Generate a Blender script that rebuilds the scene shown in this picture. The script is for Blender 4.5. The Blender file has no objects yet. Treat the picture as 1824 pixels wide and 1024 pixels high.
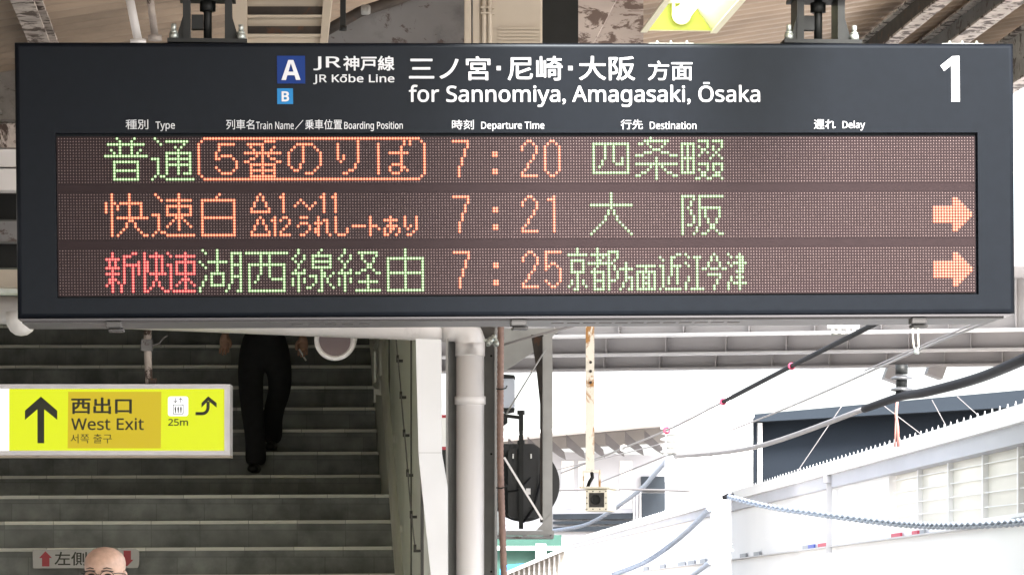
import bpy, bmesh, math, random
from mathutils import Vector, Matrix
random.seed(7)
sc = bpy.context.scene
COL = sc.collection
R = math.radians

# ------------------------------------------------------------------ camera
FPX = 6000.0; CX = 912.0; HY = 1000.0; EYE = 1.65
cam = bpy.data.cameras.new('camera'); camo = bpy.data.objects.new('camera', cam); COL.objects.link(camo)
camo.location = (0, 0, EYE); camo.rotation_euler = (R(90), 0, 0)
cam.sensor_fit = 'HORIZONTAL'; cam.sensor_width = 36; cam.lens = 36 * FPX / 1824
cam.shift_y = (HY - 512) / 1824; cam.clip_start = .1; cam.clip_end = 3000
sc.camera = camo
# ------------------------------------------------------------------ sky, sun, exposure
EXP = 2.5
w = bpy.data.worlds.new('World'); sc.world = w; w.use_nodes = True
nt = w.node_tree
sky = nt.nodes.new('ShaderNodeTexSky'); sky.sky_type = 'NISHITA'; sky.sun_disc = False
SUN_EL, SUN_AZ = 45, 165          # azimuth clockwise from +Y
sky.sun_elevation = R(SUN_EL); sky.sun_rotation = R(SUN_AZ)
sky.dust_density = 4; sky.air_density = 1.0; sky.ozone_density = 1
bg = nt.nodes['Background']; bg.inputs['Strength'].default_value = .15
hs = nt.nodes.new('ShaderNodeHueSaturation'); hs.inputs['Saturation'].default_value = .5   # thin overcast
nt.links.new(sky.outputs[0], hs.inputs['Color']); nt.links.new(hs.outputs[0], bg.inputs[0])
sl = bpy.data.lights.new('sun', 'SUN'); sl.energy = 2.5; sl.angle = R(14); sl.color = (1, .975, .94)
so = bpy.data.objects.new('sun', sl); COL.objects.link(so)
d = Vector((math.sin(R(SUN_AZ)) * math.cos(R(SUN_EL)), math.cos(R(SUN_AZ)) * math.cos(R(SUN_EL)), math.sin(R(SUN_EL))))
so.rotation_euler = (-d).to_track_quat('-Z', 'Y').to_euler()
vs = sc.view_settings
vs.view_transform = 'Standard'; vs.look = 'None'; vs.gamma = 1; vs.use_curve_mapping = False; vs.exposure = EXP
try:
    sc.cycles.use_denoising = True
    sc.cycles.max_bounces = 8
    sc.cycles.diffuse_bounces = 5
    sc.cycles.sample_clamp_indirect = 6
    sc.cycles.caustics_reflective = False; sc.cycles.caustics_refractive = False
except Exception:
    pass

# ------------------------------------------------------------------ helpers
TH = R(4.4)
PF = Matrix.Rotation(TH, 4, 'Z')             # platform frame: x across, y along, z up
def P(px, py, D):                            # a measured direction at depth D -> world point
    return Vector(((px - CX) / FPX * D, D, EYE + (HY - py) / FPX * D))
def S(px, D):                                # across / along coordinates of a direction at depth D
    X = (px - CX) / FPX * D
    return X * math.cos(TH) + D * math.sin(TH), -X * math.sin(TH) + D * math.cos(TH)
WM = {}
class MB:
    def __init__(s, m=None): s.bm = bmesh.new(); s.m = m or Matrix(); s.mi = 0
    def v(s, co): return s.bm.verts.new(s.m @ Vector(co))
    def f(s, vs, smooth=False):
        try: f = s.bm.faces.new(vs)
        except ValueError: return None
        f.material_index = s.mi; f.smooth = smooth; return f
    def box(s, x0, x1, y0, y1, z0, z1, m=None, bev=0):
        mm = s.m @ m if m is not None else s.m
        c = [s.bm.verts.new(mm @ Vector(p)) for p in ((x0,y0,z0),(x1,y0,z0),(x1,y1,z0),(x0,y1,z0),(x0,y0,z1),(x1,y0,z1),(x1,y1,z1),(x0,y1,z1))]
        fs = [s.f([c[i] for i in q]) for q in ((3,2,1,0),(4,5,6,7),(0,1,5,4),(1,2,6,5),(2,3,7,6),(3,0,4,7))]
        if bev:
            es = {e for f in fs for e in f.edges}
            bmesh.ops.bevel(s.bm, geom=list(es), offset=bev, segments=2, affect='EDGES', profile=.5)
        return s
    def prism(s, pts, a, b, fn, bev=0):       # pts 2-D outline; fn(u, v, t) -> 3-D
        lo = [s.v(fn(u, v, a)) for u, v in pts]; hi = [s.v(fn(u, v, b)) for u, v in pts]
        n = len(pts); fs = [s.f(lo[::-1]), s.f(hi)]
        for i in range(n): fs.append(s.f([lo[i], lo[(i+1)%n], hi[(i+1)%n], hi[i]]))
        return s
    def tube(s, pts, r, n=8, caps=True, closed=False):
        pts = [Vector(p) for p in pts]; rings = []
        rr = r if isinstance(r, (list, tuple)) else [r] * len(pts)
        up = None
        for i, p in enumerate(pts):
            if closed: t = pts[(i+1) % len(pts)] - pts[i-1]
            else: t = pts[min(i+1, len(pts)-1)] - pts[max(i-1, 0)]
            t.normalize()
            if up is None: up = Vector((0,0,1)) if abs(t.z) < .9 else Vector((1,0,0))
            a = t.cross(up).normalized(); b = a.cross(t).normalized(); up = b
            rings.append([s.v(p + a * math.cos(k*2*math.pi/n) * rr[i] + b * math.sin(k*2*math.pi/n) * rr[i]) for k in range(n)])
        m = len(rings)
        for i in range(m if closed else m - 1):
            A, B = rings[i], rings[(i+1) % m]
            for k in range(n): s.f([A[k], A[(k+1)%n], B[(k+1)%n], B[k]], True)
        if caps and not closed: s.f(rings[0][::-1]); s.f(rings[-1])
        return s
    def lathe(s, prof, m=None, n=24, cap=True):   # prof: (r, z) list about local z
        mm = s.m @ m if m is not None else s.m
        rings = [[s.bm.verts.new(mm @ Vector((r*math.cos(k*2*math.pi/n), r*math.sin(k*2*math.pi/n), z))) for k in range(n)] for r, z in prof]
        for A, B in zip(rings, rings[1:]):
            for k in range(n): s.f([A[k], A[(k+1)%n], B[(k+1)%n], B[k]], True)
        if cap: s.f(rings[0][::-1]); s.f(rings[-1])
        return s
    def build(s, name, mat, parent=None):
        me = bpy.data.meshes.new(name)
        bmesh.ops.recalc_face_normals(s.bm, faces=s.bm.faces)
        if parent is not None: s.bm.transform(WM[parent].inverted())
        s.bm.to_mesh(me); s.bm.free()
        for m_ in (mat if isinstance(mat, (list, tuple)) else [mat]): me.materials.append(m_)
        o = bpy.data.objects.new(name, me); COL.objects.link(o)
        if parent is not None: o.parent = parent; WM[o] = WM[parent]
        else: WM[o] = Matrix()
        return o
def tag(o, label=None, cat=None, group=None, kind=None):
    if label: o['label'] = label
    if cat: o['category'] = cat
    if group: o['group'] = group
    if kind: o['kind'] = kind
    return o
def thing(name, label, cat, loc, rot=None, group=None):
    o = bpy.data.objects.new(name, None); COL.objects.link(o); o.empty_display_size = .1
    M = Matrix.Translation(Vector(loc)) @ (rot.to_4x4() if rot is not None else Matrix())
    o.matrix_world = M; WM[o] = M
    return tag(o, label, cat, group)
def solo(mb, name, mat, label, cat, group=None):       # one-mesh thing
    return tag(mb.build(name, mat), label, cat, group)
def obj_from(name, verts, faces, mats, parent, midx=None, smooth=False):
    me = bpy.data.meshes.new(name); me.from_pydata(verts, [], faces)
    for m_ in mats: me.materials.append(m_)
    if midx: me.polygons.foreach_set('material_index', midx)
    o = bpy.data.objects.new(name, me); COL.objects.link(o); o.parent = parent; WM[o] = WM[parent]; return o

# ------------------------------------------------------------------ materials
def em(v): return v / (2 ** EXP)
def mat(name, col, rough=.6, metal=0., var=.12, scale=3., rust=0., rscale=6., rcol=(.09,.045,.025), stretch=(1,1,1), bump=0., spec=.5, grime=0.):
    m = bpy.data.materials.new(name); m.use_nodes = True; n = m.node_tree.nodes; l = m.node_tree.links
    b = n['Principled BSDF']; b.inputs['Roughness'].default_value = rough; b.inputs['Metallic'].default_value = metal
    b.inputs['Specular IOR Level'].default_value = spec
    tc = n.new('ShaderNodeTexCoord'); mp = n.new('ShaderNodeMapping'); mp.inputs['Scale'].default_value = stretch
    l.new(tc.outputs['Object'], mp.inputs[0])
    nz = n.new('ShaderNodeTexNoise'); nz.inputs['Scale'].default_value = scale; nz.inputs['Detail'].default_value = 6
    l.new(mp.outputs[0], nz.inputs['Vector'])
    rp = n.new('ShaderNodeValToRGB'); l.new(nz.outputs['Fac'], rp.inputs[0])
    rp.color_ramp.elements[0].position = .3; rp.color_ramp.elements[1].position = .7
    rp.color_ramp.elements[0].color = (*[c * (1 - var) for c in col], 1); rp.color_ramp.elements[1].color = (*[min(1, c * (1 + var)) for c in col], 1)
    out = rp.outputs[0]
    def layer(out, amt, sc_, colr, soft, dist=0.):
        z = n.new('ShaderNodeTexNoise'); z.inputs['Scale'].default_value = sc_; z.inputs['Detail'].default_value = 9; z.inputs['Roughness'].default_value = .68
        z.inputs['Distortion'].default_value = dist
        l.new(mp.outputs[0], z.inputs['Vector'])
        q = n.new('ShaderNodeValToRGB'); l.new(z.outputs['Fac'], q.inputs[0])
        q.color_ramp.elements[0].position = .68 - amt * .3; q.color_ramp.elements[1].position = .68 - amt * .3 + soft
        x = n.new('ShaderNodeMix'); x.data_type = 'RGBA'; l.new(q.outputs[0], x.inputs[0]); l.new(out, x.inputs[6]); x.inputs[7].default_value = (*colr, 1)
        return x.outputs[2]
    if grime: out = layer(out, grime, rscale * .4, tuple(c * .45 for c in col), .25)
    if rust: out = layer(out, rust, rscale, rcol, .05, .6)
    l.new(out, b.inputs['Base Color'])
    if bump:
        bp = n.new('ShaderNodeBump'); bp.inputs['Strength'].default_value = bump; bp.inputs['Distance'].default_value = .02
        l.new(nz.outputs['Fac'], bp.inputs['Height']); l.new(bp.outputs[0], b.inputs['Normal'])
    return m
def glow(name, col, strength, base=(.02,.02,.02)):
    m = bpy.data.materials.new(name); m.use_nodes = True; b = m.node_tree.nodes['Principled BSDF']
    b.inputs['Base Color'].default_value = (*base, 1); b.inputs['Emission Color'].default_value = (*col, 1)
    b.inputs['Emission Strength'].default_value = em(strength); b.inputs['Roughness'].default_value = .5
    return m
M = {}
M['casing'] = mat('casing_paint', (.0046,.0058,.0085), .33, var=.1, scale=40, spec=.125)
M['casing'].node_tree.nodes['Principled BSDF'].inputs['Specular Tint'].default_value = (.84,.93,1,1)
M['soffit'] = mat('soffit_metal', (.075,.072,.076), .35, 0, spec=.25, var=.06, scale=2)
M['slot'] = mat('slot_dark', (.12,.11,.11), .7)
M['ledbase'] = mat('led_base', (.018,.0115,.012), .36, var=.06, scale=30, spec=.125)
M['ledbase'].node_tree.nodes['Principled BSDF'].inputs['Specular Tint'].default_value = (1,.88,.93,1)
M['leddot'] = mat('led_unlit', (.17,.125,.12), .3, var=.1, scale=200, spec=.2)
M['white_letter'] = mat('white_lettering', (.5,.51,.525), .5, var=.02)
M['badge_blue'] = mat('badge_blue', (.002,.022,.13), .45, var=.03, spec=.15)
M['badge_cyan'] = mat('badge_cyan', (.01,.15,.36), .45, var=.03, spec=.2)
M['latch'] = mat('latch_metal', (.05,.048,.048), .35, .3, var=.1)
M['black_steel'] = mat('black_steel', (.011,.012,.0115), .5, 0, var=.25, scale=9, grime=.3, spec=.25)
M['zinc'] = mat('zinc', (.42,.45,.42), .4, .7, var=.12, scale=20)
M['rusty_white'] = mat('peeling_white_paint', (.5,.44,.4), .7, var=.16, scale=4, rust=.58, rscale=11, rcol=(.05,.03,.022), grime=.8, bump=.4)
M['stained_white'] = mat('stained_white_paint', (.36,.335,.31), .7, var=.16, scale=3, rust=.42, rscale=9, rcol=(.06,.04,.03), grime=.8, bump=.15)
M['gray_plate'] = mat('stained_grey_plate', (.19,.187,.19), .7, var=.2, scale=3, rust=.38, rscale=14, rcol=(.08,.06,.055), grime=.5)
M['peel'] = mat('peeling_plate', (.44,.38,.35), .7, var=.2, scale=5, rust=.62, rscale=16, rcol=(.14,.1,.085), stretch=(.6,.6,1.5))
M['corr'] = mat('corrugated_sheet', (.34,.265,.2), .6, var=.25, scale=2.2, stretch=(.6,1,1), grime=.6, rscale=3)
M['beige'] = mat('beige_paint', (.5,.44,.36), .55, var=.06, scale=6, grime=.3)
M['dark_web'] = mat('dark_rusty_web', (.045,.036,.03), .75, var=.4, scale=12, rust=.3, rscale=14)
M['lamp_house'] = mat('lamp_housing', (.72,.70,.52), .45, var=.03)
M['white_pipe'] = mat('white_pipe', (.74,.725,.72), .35, var=.06, scale=4, grime=.25, rscale=10, stretch=(1,1,.3))
M['white_paint'] = mat('white_paint', (.88,.875,.86), .5, var=.04, scale=3, grime=.15)
M['gray_steel'] = mat('grey_steel', (.3,.3,.29), .55, var=.12, scale=8, grime=.3)
M['conduit'] = mat('brown_conduit', (.2,.125,.1), .6, var=.2, scale=30, grime=.2)
M['wall_panel'] = mat('stair_wall_panel', (.84,.87,.78), .5, var=.06, scale=2, grime=.2, rscale=4, stretch=(1,1,.4))
M['rail'] = mat('steel_rail', (.72,.73,.66), .3, .25, var=.08)
M['sign_frame'] = mat('aluminium_frame', (.78,.77,.8), .4, .1, var=.05, scale=6)
M['sign_yellow'] = glow('sign_yellow', (.80,.90,.010), .95, (.05,.05,.002))
M['sign_white'] = glow('sign_white', (1,1,1), 1.6, (.8,.8,.8))
M['sign_patch'] = glow('sign_patch', (.66,.50,.012), .95, (.04,.03,.002))
M['sign_black'] = mat('sign_black', (.03,.032,.02), .6, var=.02)
M['sign_icon'] = glow('sign_icon_white', (.9,.93,.95), 1.0, (.8,.8,.8))
M['tube'] = glow('fluorescent_tube', (.93,1,.70), 9., (.9,.9,.9))
M['led_green'] = glow('led_green_core', (.74,1,.55), 1.3)
M['led_green_r'] = glow('led_green_rim', (.10,.36,.035), .7)
M['led_orange'] = glow('led_orange_core', (1,.46,.235), 1.4)
M['led_orange_r'] = glow('led_orange_rim', (.95,.085,.025), .95)
M['led_red'] = glow('led_red_core', (1,.33,.25), 1.15)
M['led_red_r'] = glow('led_red_rim', (.95,.004,.045), 1.0)
M['skin'] = mat('skin', (.56,.37,.285), .45, var=.14, scale=38, grime=.12, rscale=90, bump=.12)
M['shaded_skin'] = mat('skin_shaded_hand', (.5,.3,.22), .5, var=.06, scale=30)  # darker copy of the skin, shade put into the colour
M['suit'] = mat('dark_trousers', (.019,.019,.022), .85, var=.2, scale=20, bump=.2)
M['shirt'] = mat('dark_shirt', (.02,.02,.024), .85, var=.2, scale=20)
M['shoe'] = mat('black_leather', (.012,.011,.011), .35, var=.2)
M['hair'] = mat('dark_hair', (.015,.012,.01), .6)
M['specs'] = mat('spectacle_frame', (.02,.018,.018), .4)
M['pale_shirt'] = mat('pale_shirt', (.45,.48,.55), .8)
M['plate'] = mat('stair_plate', (.42,.41,.4), .45, .2, var=.06)
M['red'] = mat('red_print', (.42,.04,.055), .5, var=.05)
M['asphalt'] = mat('platform_paving', (.3,.3,.29), .9, var=.2, scale=8, bump=.3)
M['ballast'] = mat('ballast', (.3,.27,.24), .95, var=.45, scale=30, bump=.8)
M['girder'] = mat('bridge_girder', (.34,.33,.335), .6, var=.08, scale=1.2, grime=.2, rscale=2)
M['girder_lip'] = mat('girder_flange', (.5,.5,.51), .6, var=.06)
M['blue_wall'] = mat('dark_blue_cladding', (.0075,.0115,.0175), .8, var=.2, scale=.15, spec=.15)
M['blue_roof'] = mat('blue_grey_roof', (.016,.022,.03), .8, var=.06, scale=.3, spec=.15)
M['white_wall'] = mat('white_wall', (.82,.82,.82), .7, var=.03, scale=.6)
M['grey_wall'] = mat('grey_wall', (.45,.46,.5), .7, var=.08, scale=.5)
M['dark_strip'] = mat('dark_strip', (.03,.038,.048), .7, var=.2, scale=1, spec=.2)
M['teal'] = mat('teal_fence', (.010,.058,.042), .6, var=.1, scale=2)
M['tarp'] = mat('blue_tarpaulin', (.02,.2,.55), .6, var=.15, scale=9)
M['lat_roof'] = mat('slatted_roof', (.3,.28,.25), .7, var=.2, scale=8)
M['cable'] = mat('black_cable', (.010,.010,.012), .8, spec=.15, var=.2, scale=20)
M['cable_gray'] = mat('grey_cable', (.3,.35,.44), .5, var=.2, scale=30)
M['wire'] = mat('steel_wire', (.19,.18,.18), .5, 0)
M['redring'] = mat('red_marker', (.3,.02,.06), .5)
M['porcelain'] = mat('porcelain', (.62,.62,.6), .25, var=.05)
M['rusty_pole'] = mat('rust_streaked_white_pole', (.8,.76,.66), .5, var=.05, scale=6, rust=.55, rscale=9, rcol=(.42,.2,.05), stretch=(1,1,.6))
M['cam_body'] = mat('cream_housing', (.74,.71,.6), .5, var=.05, scale=12, grime=.2, rscale=20)
M['lens'] = mat('dark_glass', (.012,.014,.016), .12, var=.1)
M['signal'] = mat('signal_black', (.02,.021,.022), .55, var=.25, scale=6)
M['grey_box'] = mat('blue_grey_box', (.42,.45,.52), .4, var=.05)
M['advert_red'] = mat('advert_red', (.5,.06,.1), .6); M['advert_blue'] = mat('advert_blue', (.06,.1,.4), .6); M['advert_grey'] = mat('advert_grey', (.3,.32,.34), .6)
M['glasspane'] = mat('pale_glazing', (.62,.6,.53), .3, var=.15, scale=.4)
M['joint'] = mat('dark_joint', (.09,.09,.085), .7)

def riser_mat():
    m = mat('stair_riser_tile', (.275,.29,.285), .75, var=.25, scale=7, grime=.65, rscale=5)
    n = m.node_tree.nodes; l = m.node_tree.links; b = n['Principled BSDF']
    src = b.inputs['Base Color'].links[0].from_socket
    tc = n.new('ShaderNodeTexCoord'); sx = n.new('ShaderNodeSeparateXYZ'); l.new(tc.outputs['Object'], sx.inputs[0])
    cb = n.new('ShaderNodeCombineXYZ'); l.new(sx.outputs[0], cb.inputs[0]); l.new(sx.outputs[2], cb.inputs[1])
    br = n.new('ShaderNodeTexBrick'); l.new(cb.outputs[0], br.inputs[0]); br.offset = .37; br.offset_frequency = 3
    br.inputs['Color1'].default_value = (.88,.88,.88,1); br.inputs['Color2'].default_value = (1.1,1.1,1.1,1); br.inputs['Mortar'].default_value = (.8,.8,.8,1)
    br.inputs['Scale'].default_value = 1; br.inputs['Brick Width'].default_value = .3; br.inputs['Row Height'].default_value = .168; br.inputs['Mortar Size'].default_value = .003
    x = n.new('ShaderNodeMix'); x.data_type = 'RGBA'; x.blend_type = 'MULTIPLY'; x.inputs[0].default_value = 1
    l.new(src, x.inputs[6]); l.new(br.outputs[0], x.inputs[7]); l.new(x.outputs[2], b.inputs['Base Color'])
    return m
M['riser'] = riser_mat()
def nosing_mat():
    m = mat('stair_nosing', (.92,.92,.87), .5, var=.06, scale=6, grime=.1, rscale=6)
    n = m.node_tree.nodes; l = m.node_tree.links; b = n['Principled BSDF']
    src = b.inputs['Base Color'].links[0].from_socket
    tc = n.new('ShaderNodeTexCoord'); sx = n.new('ShaderNodeSeparateXYZ'); l.new(tc.outputs['Object'], sx.inputs[0])
    cb = n.new('ShaderNodeCombineXYZ'); l.new(sx.outputs[0], cb.inputs[0]); l.new(sx.outputs[2], cb.inputs[1])
    br = n.new('ShaderNodeTexBrick'); l.new(cb.outputs[0], br.inputs[0]); br.offset = .43; br.offset_frequency = 3
    br.inputs['Color1'].default_value = (.75,.75,.75,1); br.inputs['Color2'].default_value = (1.15,1.15,1.12,1); br.inputs['Mortar'].default_value = (.5,.5,.5,1)
    br.inputs['Scale'].default_value = 1; br.inputs['Brick Width'].default_value = .3; br.inputs['Row Height'].default_value = .168; br.inputs['Mortar Size'].default_value = .002
    x = n.new('ShaderNodeMix'); x.data_type = 'RGBA'; x.blend_type = 'MULTIPLY'; x.inputs[0].default_value = 1
    l.new(src, x.inputs[6]); l.new(br.outputs[0], x.inputs[7]); l.new(x.outputs[2], b.inputs['Base Color'])
    return m
M['nosing'] = nosing_mat()

# ------------------------------------------------------------------ lettering: built-in font, turned into thin solid mesh
def sans(t, heavy=False):
    """plain letters -> the sans-serif alphabet the built-in fonts carry for mathematics (a humanist face)"""
    out = ''
    for ch in t:
        if 'A' <= ch <= 'Z': out += chr((0x1D5D4 if heavy else 0x1D5A0) + ord(ch) - 65)
        elif 'a' <= ch <= 'z': out += chr((0x1D5EE if heavy else 0x1D5BA) + ord(ch) - 97)
        elif '0' <= ch <= '9': out += chr((0x1D7EC if heavy else 0x1D7E2) + ord(ch) - 48)
        else: out += ch
    return out
def text_mesh(txt, box, plane, matl, parent, name='lettering', bold=.0, thick=.0015):
    """box = (x0, x1, z0, z1) in the parent's local sheet, plane(u, v, t) -> local point; heavier weights are
    several copies of the thin solid letters set a hair apart, each at its own depth"""
    cu = bpy.data.curves.new('t', 'FONT'); cu.body = txt; cu.size = 1; cu.resolution_u = 3
    o = bpy.data.objects.new('t', cu); COL.objects.link(o)
    dg = bpy.context.evaluated_depsgraph_get(); dg.update()
    me = bpy.data.meshes.new_from_object(o.evaluated_get(dg))
    bpy.data.objects.remove(o); bpy.data.curves.remove(cu)
    xs = [v.co.x for v in me.vertices]; ys = [v.co.y for v in me.vertices]
    x0, x1, y0, y1 = min(xs), max(xs), min(ys), max(ys)
    V = [v.co.copy() for v in me.vertices]; F = [tuple(p.vertices) for p in me.polygons]; bpy.data.meshes.remove(me)
    cnt = {}
    for f in F:
        for i in range(len(f)):
            e = (f[i], f[(i+1) % len(f)]); cnt[e] = cnt.get(e, 0) + 1
    rim = [e for e in cnt if (e[1], e[0]) not in cnt]
    sh = [(0, 0)] if bold == 0 else [(bold*math.cos(R(a)), bold*math.sin(R(a))) for a in (0, 60, 120, 180, 240, 300)]
    X0, X1, Y0, Y1 = x0 - bold, x1 + bold, y0 - bold, y1 + bold
    ve = []; fa = []
    for ci, (dx, dy) in enumerate(sh):
        n0 = len(ve); n = len(V); t1 = thick + ci * .00012
        for t in (0, t1):
            for c in V:
                u = box[0] + (c.x + dx - X0) / (X1 - X0) * (box[1] - box[0]); q = box[2] + (c.y + dy - Y0) / (Y1 - Y0) * (box[3] - box[2])
                ve.append(plane(u, q, t))
        fa += [tuple(n0 + n + i for i in f) for f in F]
        fa += [(n0 + a_, n0 + b_, n0 + n + b_, n0 + n + a_) for a_, b_ in rim]
    m2 = bpy.data.meshes.new(name); m2.from_pydata(ve, [], fa); m2.materials.append(matl)
    ob = bpy.data.objects.new(name, m2); COL.objects.link(ob); ob.parent = parent; WM[ob] = WM[parent]
    return ob

# ================================================================== SETTING: ground
g = MB(PF); g.box(-400, 400, -200, 900, -1.3, -1.1); tag(g.build('ground', M['ballast']), kind='structure')
g = MB(PF); g.box(-9, 3.4, -40, 60, -1.09, 0); tag(g.build('platform', M['asphalt']), kind='structure')

# ================================================================== CANOPY ROOF
ROOF0, ROOFK = 3.984, .16
def roof_z(s): return ROOF0 + ROOFK * s
def corrugated():
    pit, amp = .17, .034; verts = []; faces = []
    for (a0, a1, sl_, sr_) in ((-9., 8.5, -9., .9), (8.5, 24., -9., 4.6)):  # unseen near section, narrowed to shape the light falling on the board
        n = int((a1 - a0) / pit * 8); v0 = len(verts)
        for i in range(n + 1):
            a = a0 + (a1 - a0) * i / n; h = amp * math.sin(2*math.pi*a/pit) * (1 if a > 8.5 else .6)
            for s_ in (sl_, sr_):
                for t in (0, .006):
                    verts.append(PF @ Vector((s_, a, roof_z(s_) + .05 + h + t)))
        for i in range(n):
            b = v0 + 4*i; c = b + 4
            faces += [(b, b+2, c+2, c), (b+1, c+1, c+3, b+3), (b, c, c+1, b+1), (b+2, b+3, c+3, c+2)]
    me = bpy.data.meshes.new('corrugated_roof'); me.from_pydata(verts, [], faces); me.materials.append(M['corr'])
    for p_ in me.polygons: p_.use_smooth = True
    o = bpy.data.objects.new('corrugated_roof', me); COL.objects.link(o)
    return tag(o, 'brown corrugated canopy roof rising to the right over the platform', 'roof')
corrugated()
def purlin(s_, depth, fl, label, web='dark_web', flange='rusty_white', a0=8.6, a1=23.5, drop=0):
    z1 = roof_z(s_) - .005 - drop; z0 = z1 - depth
    T = thing('roof_beam', label, 'beam', PF @ Vector((s_, 0, z0)), group='canopy roof beams')
    b = MB(PF); b.box(s_ - fl/2, s_ + fl/2, a0, a1, z0, z0 + .012); b.build('bottom_flange', M[flange], T)
    b = MB(PF); b.box(s_ - .006, s_ + .006, a0, a1, z0 + .012, z1 - .012); b.build('web', M[web], T)
    b = MB(PF); b.box(s_ - fl/2, s_ + fl/2, a0, a1, z1 - .012, z1); b.build('top_flange', M[flange], T)
    return T
purlin(3.37, .13, .075, 'rusty white roof beam with dark web right of the hanger bracket')
purlin(3.80, .14, .11, 'thick peeling roof beam with scalloped rust above the number 1', web='gray_plate')
purlin(4.38, .30, .10, 'deep pale eave beam at the right end of the roof', web='stained_white')
purlin(-.86, .10, .085, 'rust-spotted white roof beam above the top left board corner')
purlin(-1.16, .16, .10, 'pale roof beam at the extreme top left', web='stained_white', flange='stained_white')

# big plates and boxes between the roof and the board
def poly_thing(name, pts, D, th, m, label, cat, group=None):
    b = MB(); b.prism(pts, D, D + th, lambda u, v, t: P(u, v, D) + Vector((0, t - D, 0)))
    return solo(b, name, m, label, cat, group)
poly_thing('gusset_plate', [(570,60),(600,38),(660,18),(705,-6),(740,-40),(905,-40),(905,170),(570,170)], 12.6, .03, M['gray_plate'], 'stained grey steel plate between the louvred vent and the beige box', 'plate')
poly_thing('gusset_plate', [(1012,-40),(1106,-40),(1098,0),(1056,80),(1040,160),(1012,160)], 12.55, .03, M['peel'], 'narrow pockmarked plate with a slanting edge beside the dark upright', 'plate')
poly_thing('gusset_plate', [(1040,-40),(1146,-40),(1146,160),(1040,160)], 12.9, .03, M['peel'], 'broad peeling pale plate left of the lamp', 'plate')
poly_thing('steel_upright', [(962,-40),(1030,-40),(1030,160),(962,160)], 12.2, .05, M['black_steel'], 'dark steel upright behind the beige box', 'upright')
b = MB()
b.tube([P(576,58,12.5), P(640,22,12.5), P(700,3,12.5), P(760,-20,12.5)], .02, 10)
solo(b, 'roof_pipe', M['dark_web'], 'dark pipe curving up along the grey plate', 'pipe')
b = MB()
for x0 in (646, 650, 655): b.tube([P(x0,14,12.4), P(x0+.6,22,12.4)], .0065, 8)
b.lathe([(.017,-.016),(.019,-.01),(.019,.012),(.014,.018)], Matrix.Translation(P(651,18,12.42)) @ Matrix.Rotation(R(90),4,'Y'), 12)
solo(b, 'pipe_clamp', M['gray_steel'], 'small grey pipe clamp in front of the stained plate', 'clamp')
b = MB(); b.box(-.0095,.0095,-.01,.01,0,.6, Matrix.Translation(P(611,53,11.6)))
b.lathe([(.013,-.004),(.013,.012)], Matrix.Translation(P(611,53,11.6)), 8)
solo(b, 'hanging_rod', M['black_steel'], 'black square rod hanging beside the louvred vent', 'rod')

# beige box with pipes
D = 11.6; p0 = P(828,80,D)
T = thing('equipment_box', 'beige equipment box with ribbed lower front above the board', 'box', p0)
k = D / FPX
b = MB(Matrix.Translation(p0)); W = (966-828)*k
b.box(.03, W, 0, .25, -.02, .3, bev=.006); b.build('box_body', M['beige'], T)
b = MB(Matrix.Translation(p0))
for i in range(5): b.box(.115, W-.01, -.006, -.0005, .004+i*.012, .010+i*.012)
b.build('vent_ribs', M['beige'], T)
b = MB(Matrix.Translation(p0)); b.box(-.002, .022, -.03, .2, -.02, .3, bev=.004); b.box(.028,.05,-.016,.0,-.02,.3); b.build('corner_post', M['beige'], T)
b = MB(Matrix.Translation(p0)); b.tube([(.066,-.018,-.02),(.066,-.018,.3)], .008, 8); b.tube([(.086,-.018,-.02),(.086,-.018,.3)], .0075, 8); b.build('pipe', M['beige'], T)
b = MB(Matrix.Translation(p0)); b.box(.055,.1,-.032,-.0005,.102,.107); b.box(.055,.1,-.032,-.0005,.121,.126); b.build('pipe_clip', M['beige'], T)

# louvred vent
D = 11.8; k = D / FPX; p0 = P(415, 80, D)
T = thing('louvred_vent', 'beige louvred vent frame with painted shade bands above the badge A', 'vent', p0)
b = MB(); b.prism([(415,80),(440,80),(440,-30),(414,-30)], 0, .05, lambda u,v,t: P(u,v,D)+Vector((0,t,0))); b.build('frame_post', M['beige'], T)
b = MB(); b.prism([(570,80),(582,80),(594,-30),(578,-30)], 0, .05, lambda u,v,t: P(u,v,D)+Vector((0,t,0))); b.build('frame_post', M['beige'], T)
for y0 in (-4, 29.5, 63.5):
    b = MB(); q = P(440, y0, D + .012); ww = 136*k
    b.box(0, ww, -.004, .03, -.0045, .0045, Matrix.Translation(q))
    b.box(0, ww, .028, .034, -.035, -.0045, Matrix.Translation(q))
    b.build('slat', M['beige'], T)
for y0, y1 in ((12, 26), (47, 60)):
    b = MB(); q = P(441, y1, D + .03); b.box(0, 134*k, 0, .05, 0, (y1-y0)*k, Matrix.Translation(q)); b.build('shade_band', M['dark_web'], T)  # dark strips put in for the shade above each slat
b = MB(); q = P(436, 80, D + .09); b.box(0, 148*k, 0, .01, -.03, .26, Matrix.Translation(q))
for i in range(36): b.box(.004+i*.0079, .007+i*.0079, -.004, 0, -.03, .26, Matrix.Translation(q))
b.build('back_panel', M['beige'], T)

# white hanging pipes at the left
for (a, c, r, lab) in (((229,-12),(246,73),.0135,'left white hanging pipe behind the top of the board'),((266,-12),(276,66),.0115,'thin rust-speckled white pipe right of the other hanging pipe')):
    b = MB(); b.tube([P(*a,10.6), P(*c,10.6)], r, 12)
    q = P(*c,10.6); b.lathe([(r*1.9,-.012),(r*1.9,.004)], Matrix.Translation(q), 12)
    solo(b, 'hanging_pipe', M['rusty_white' if 'speckled' in lab else 'white_pipe'], lab, 'pipe')

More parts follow.
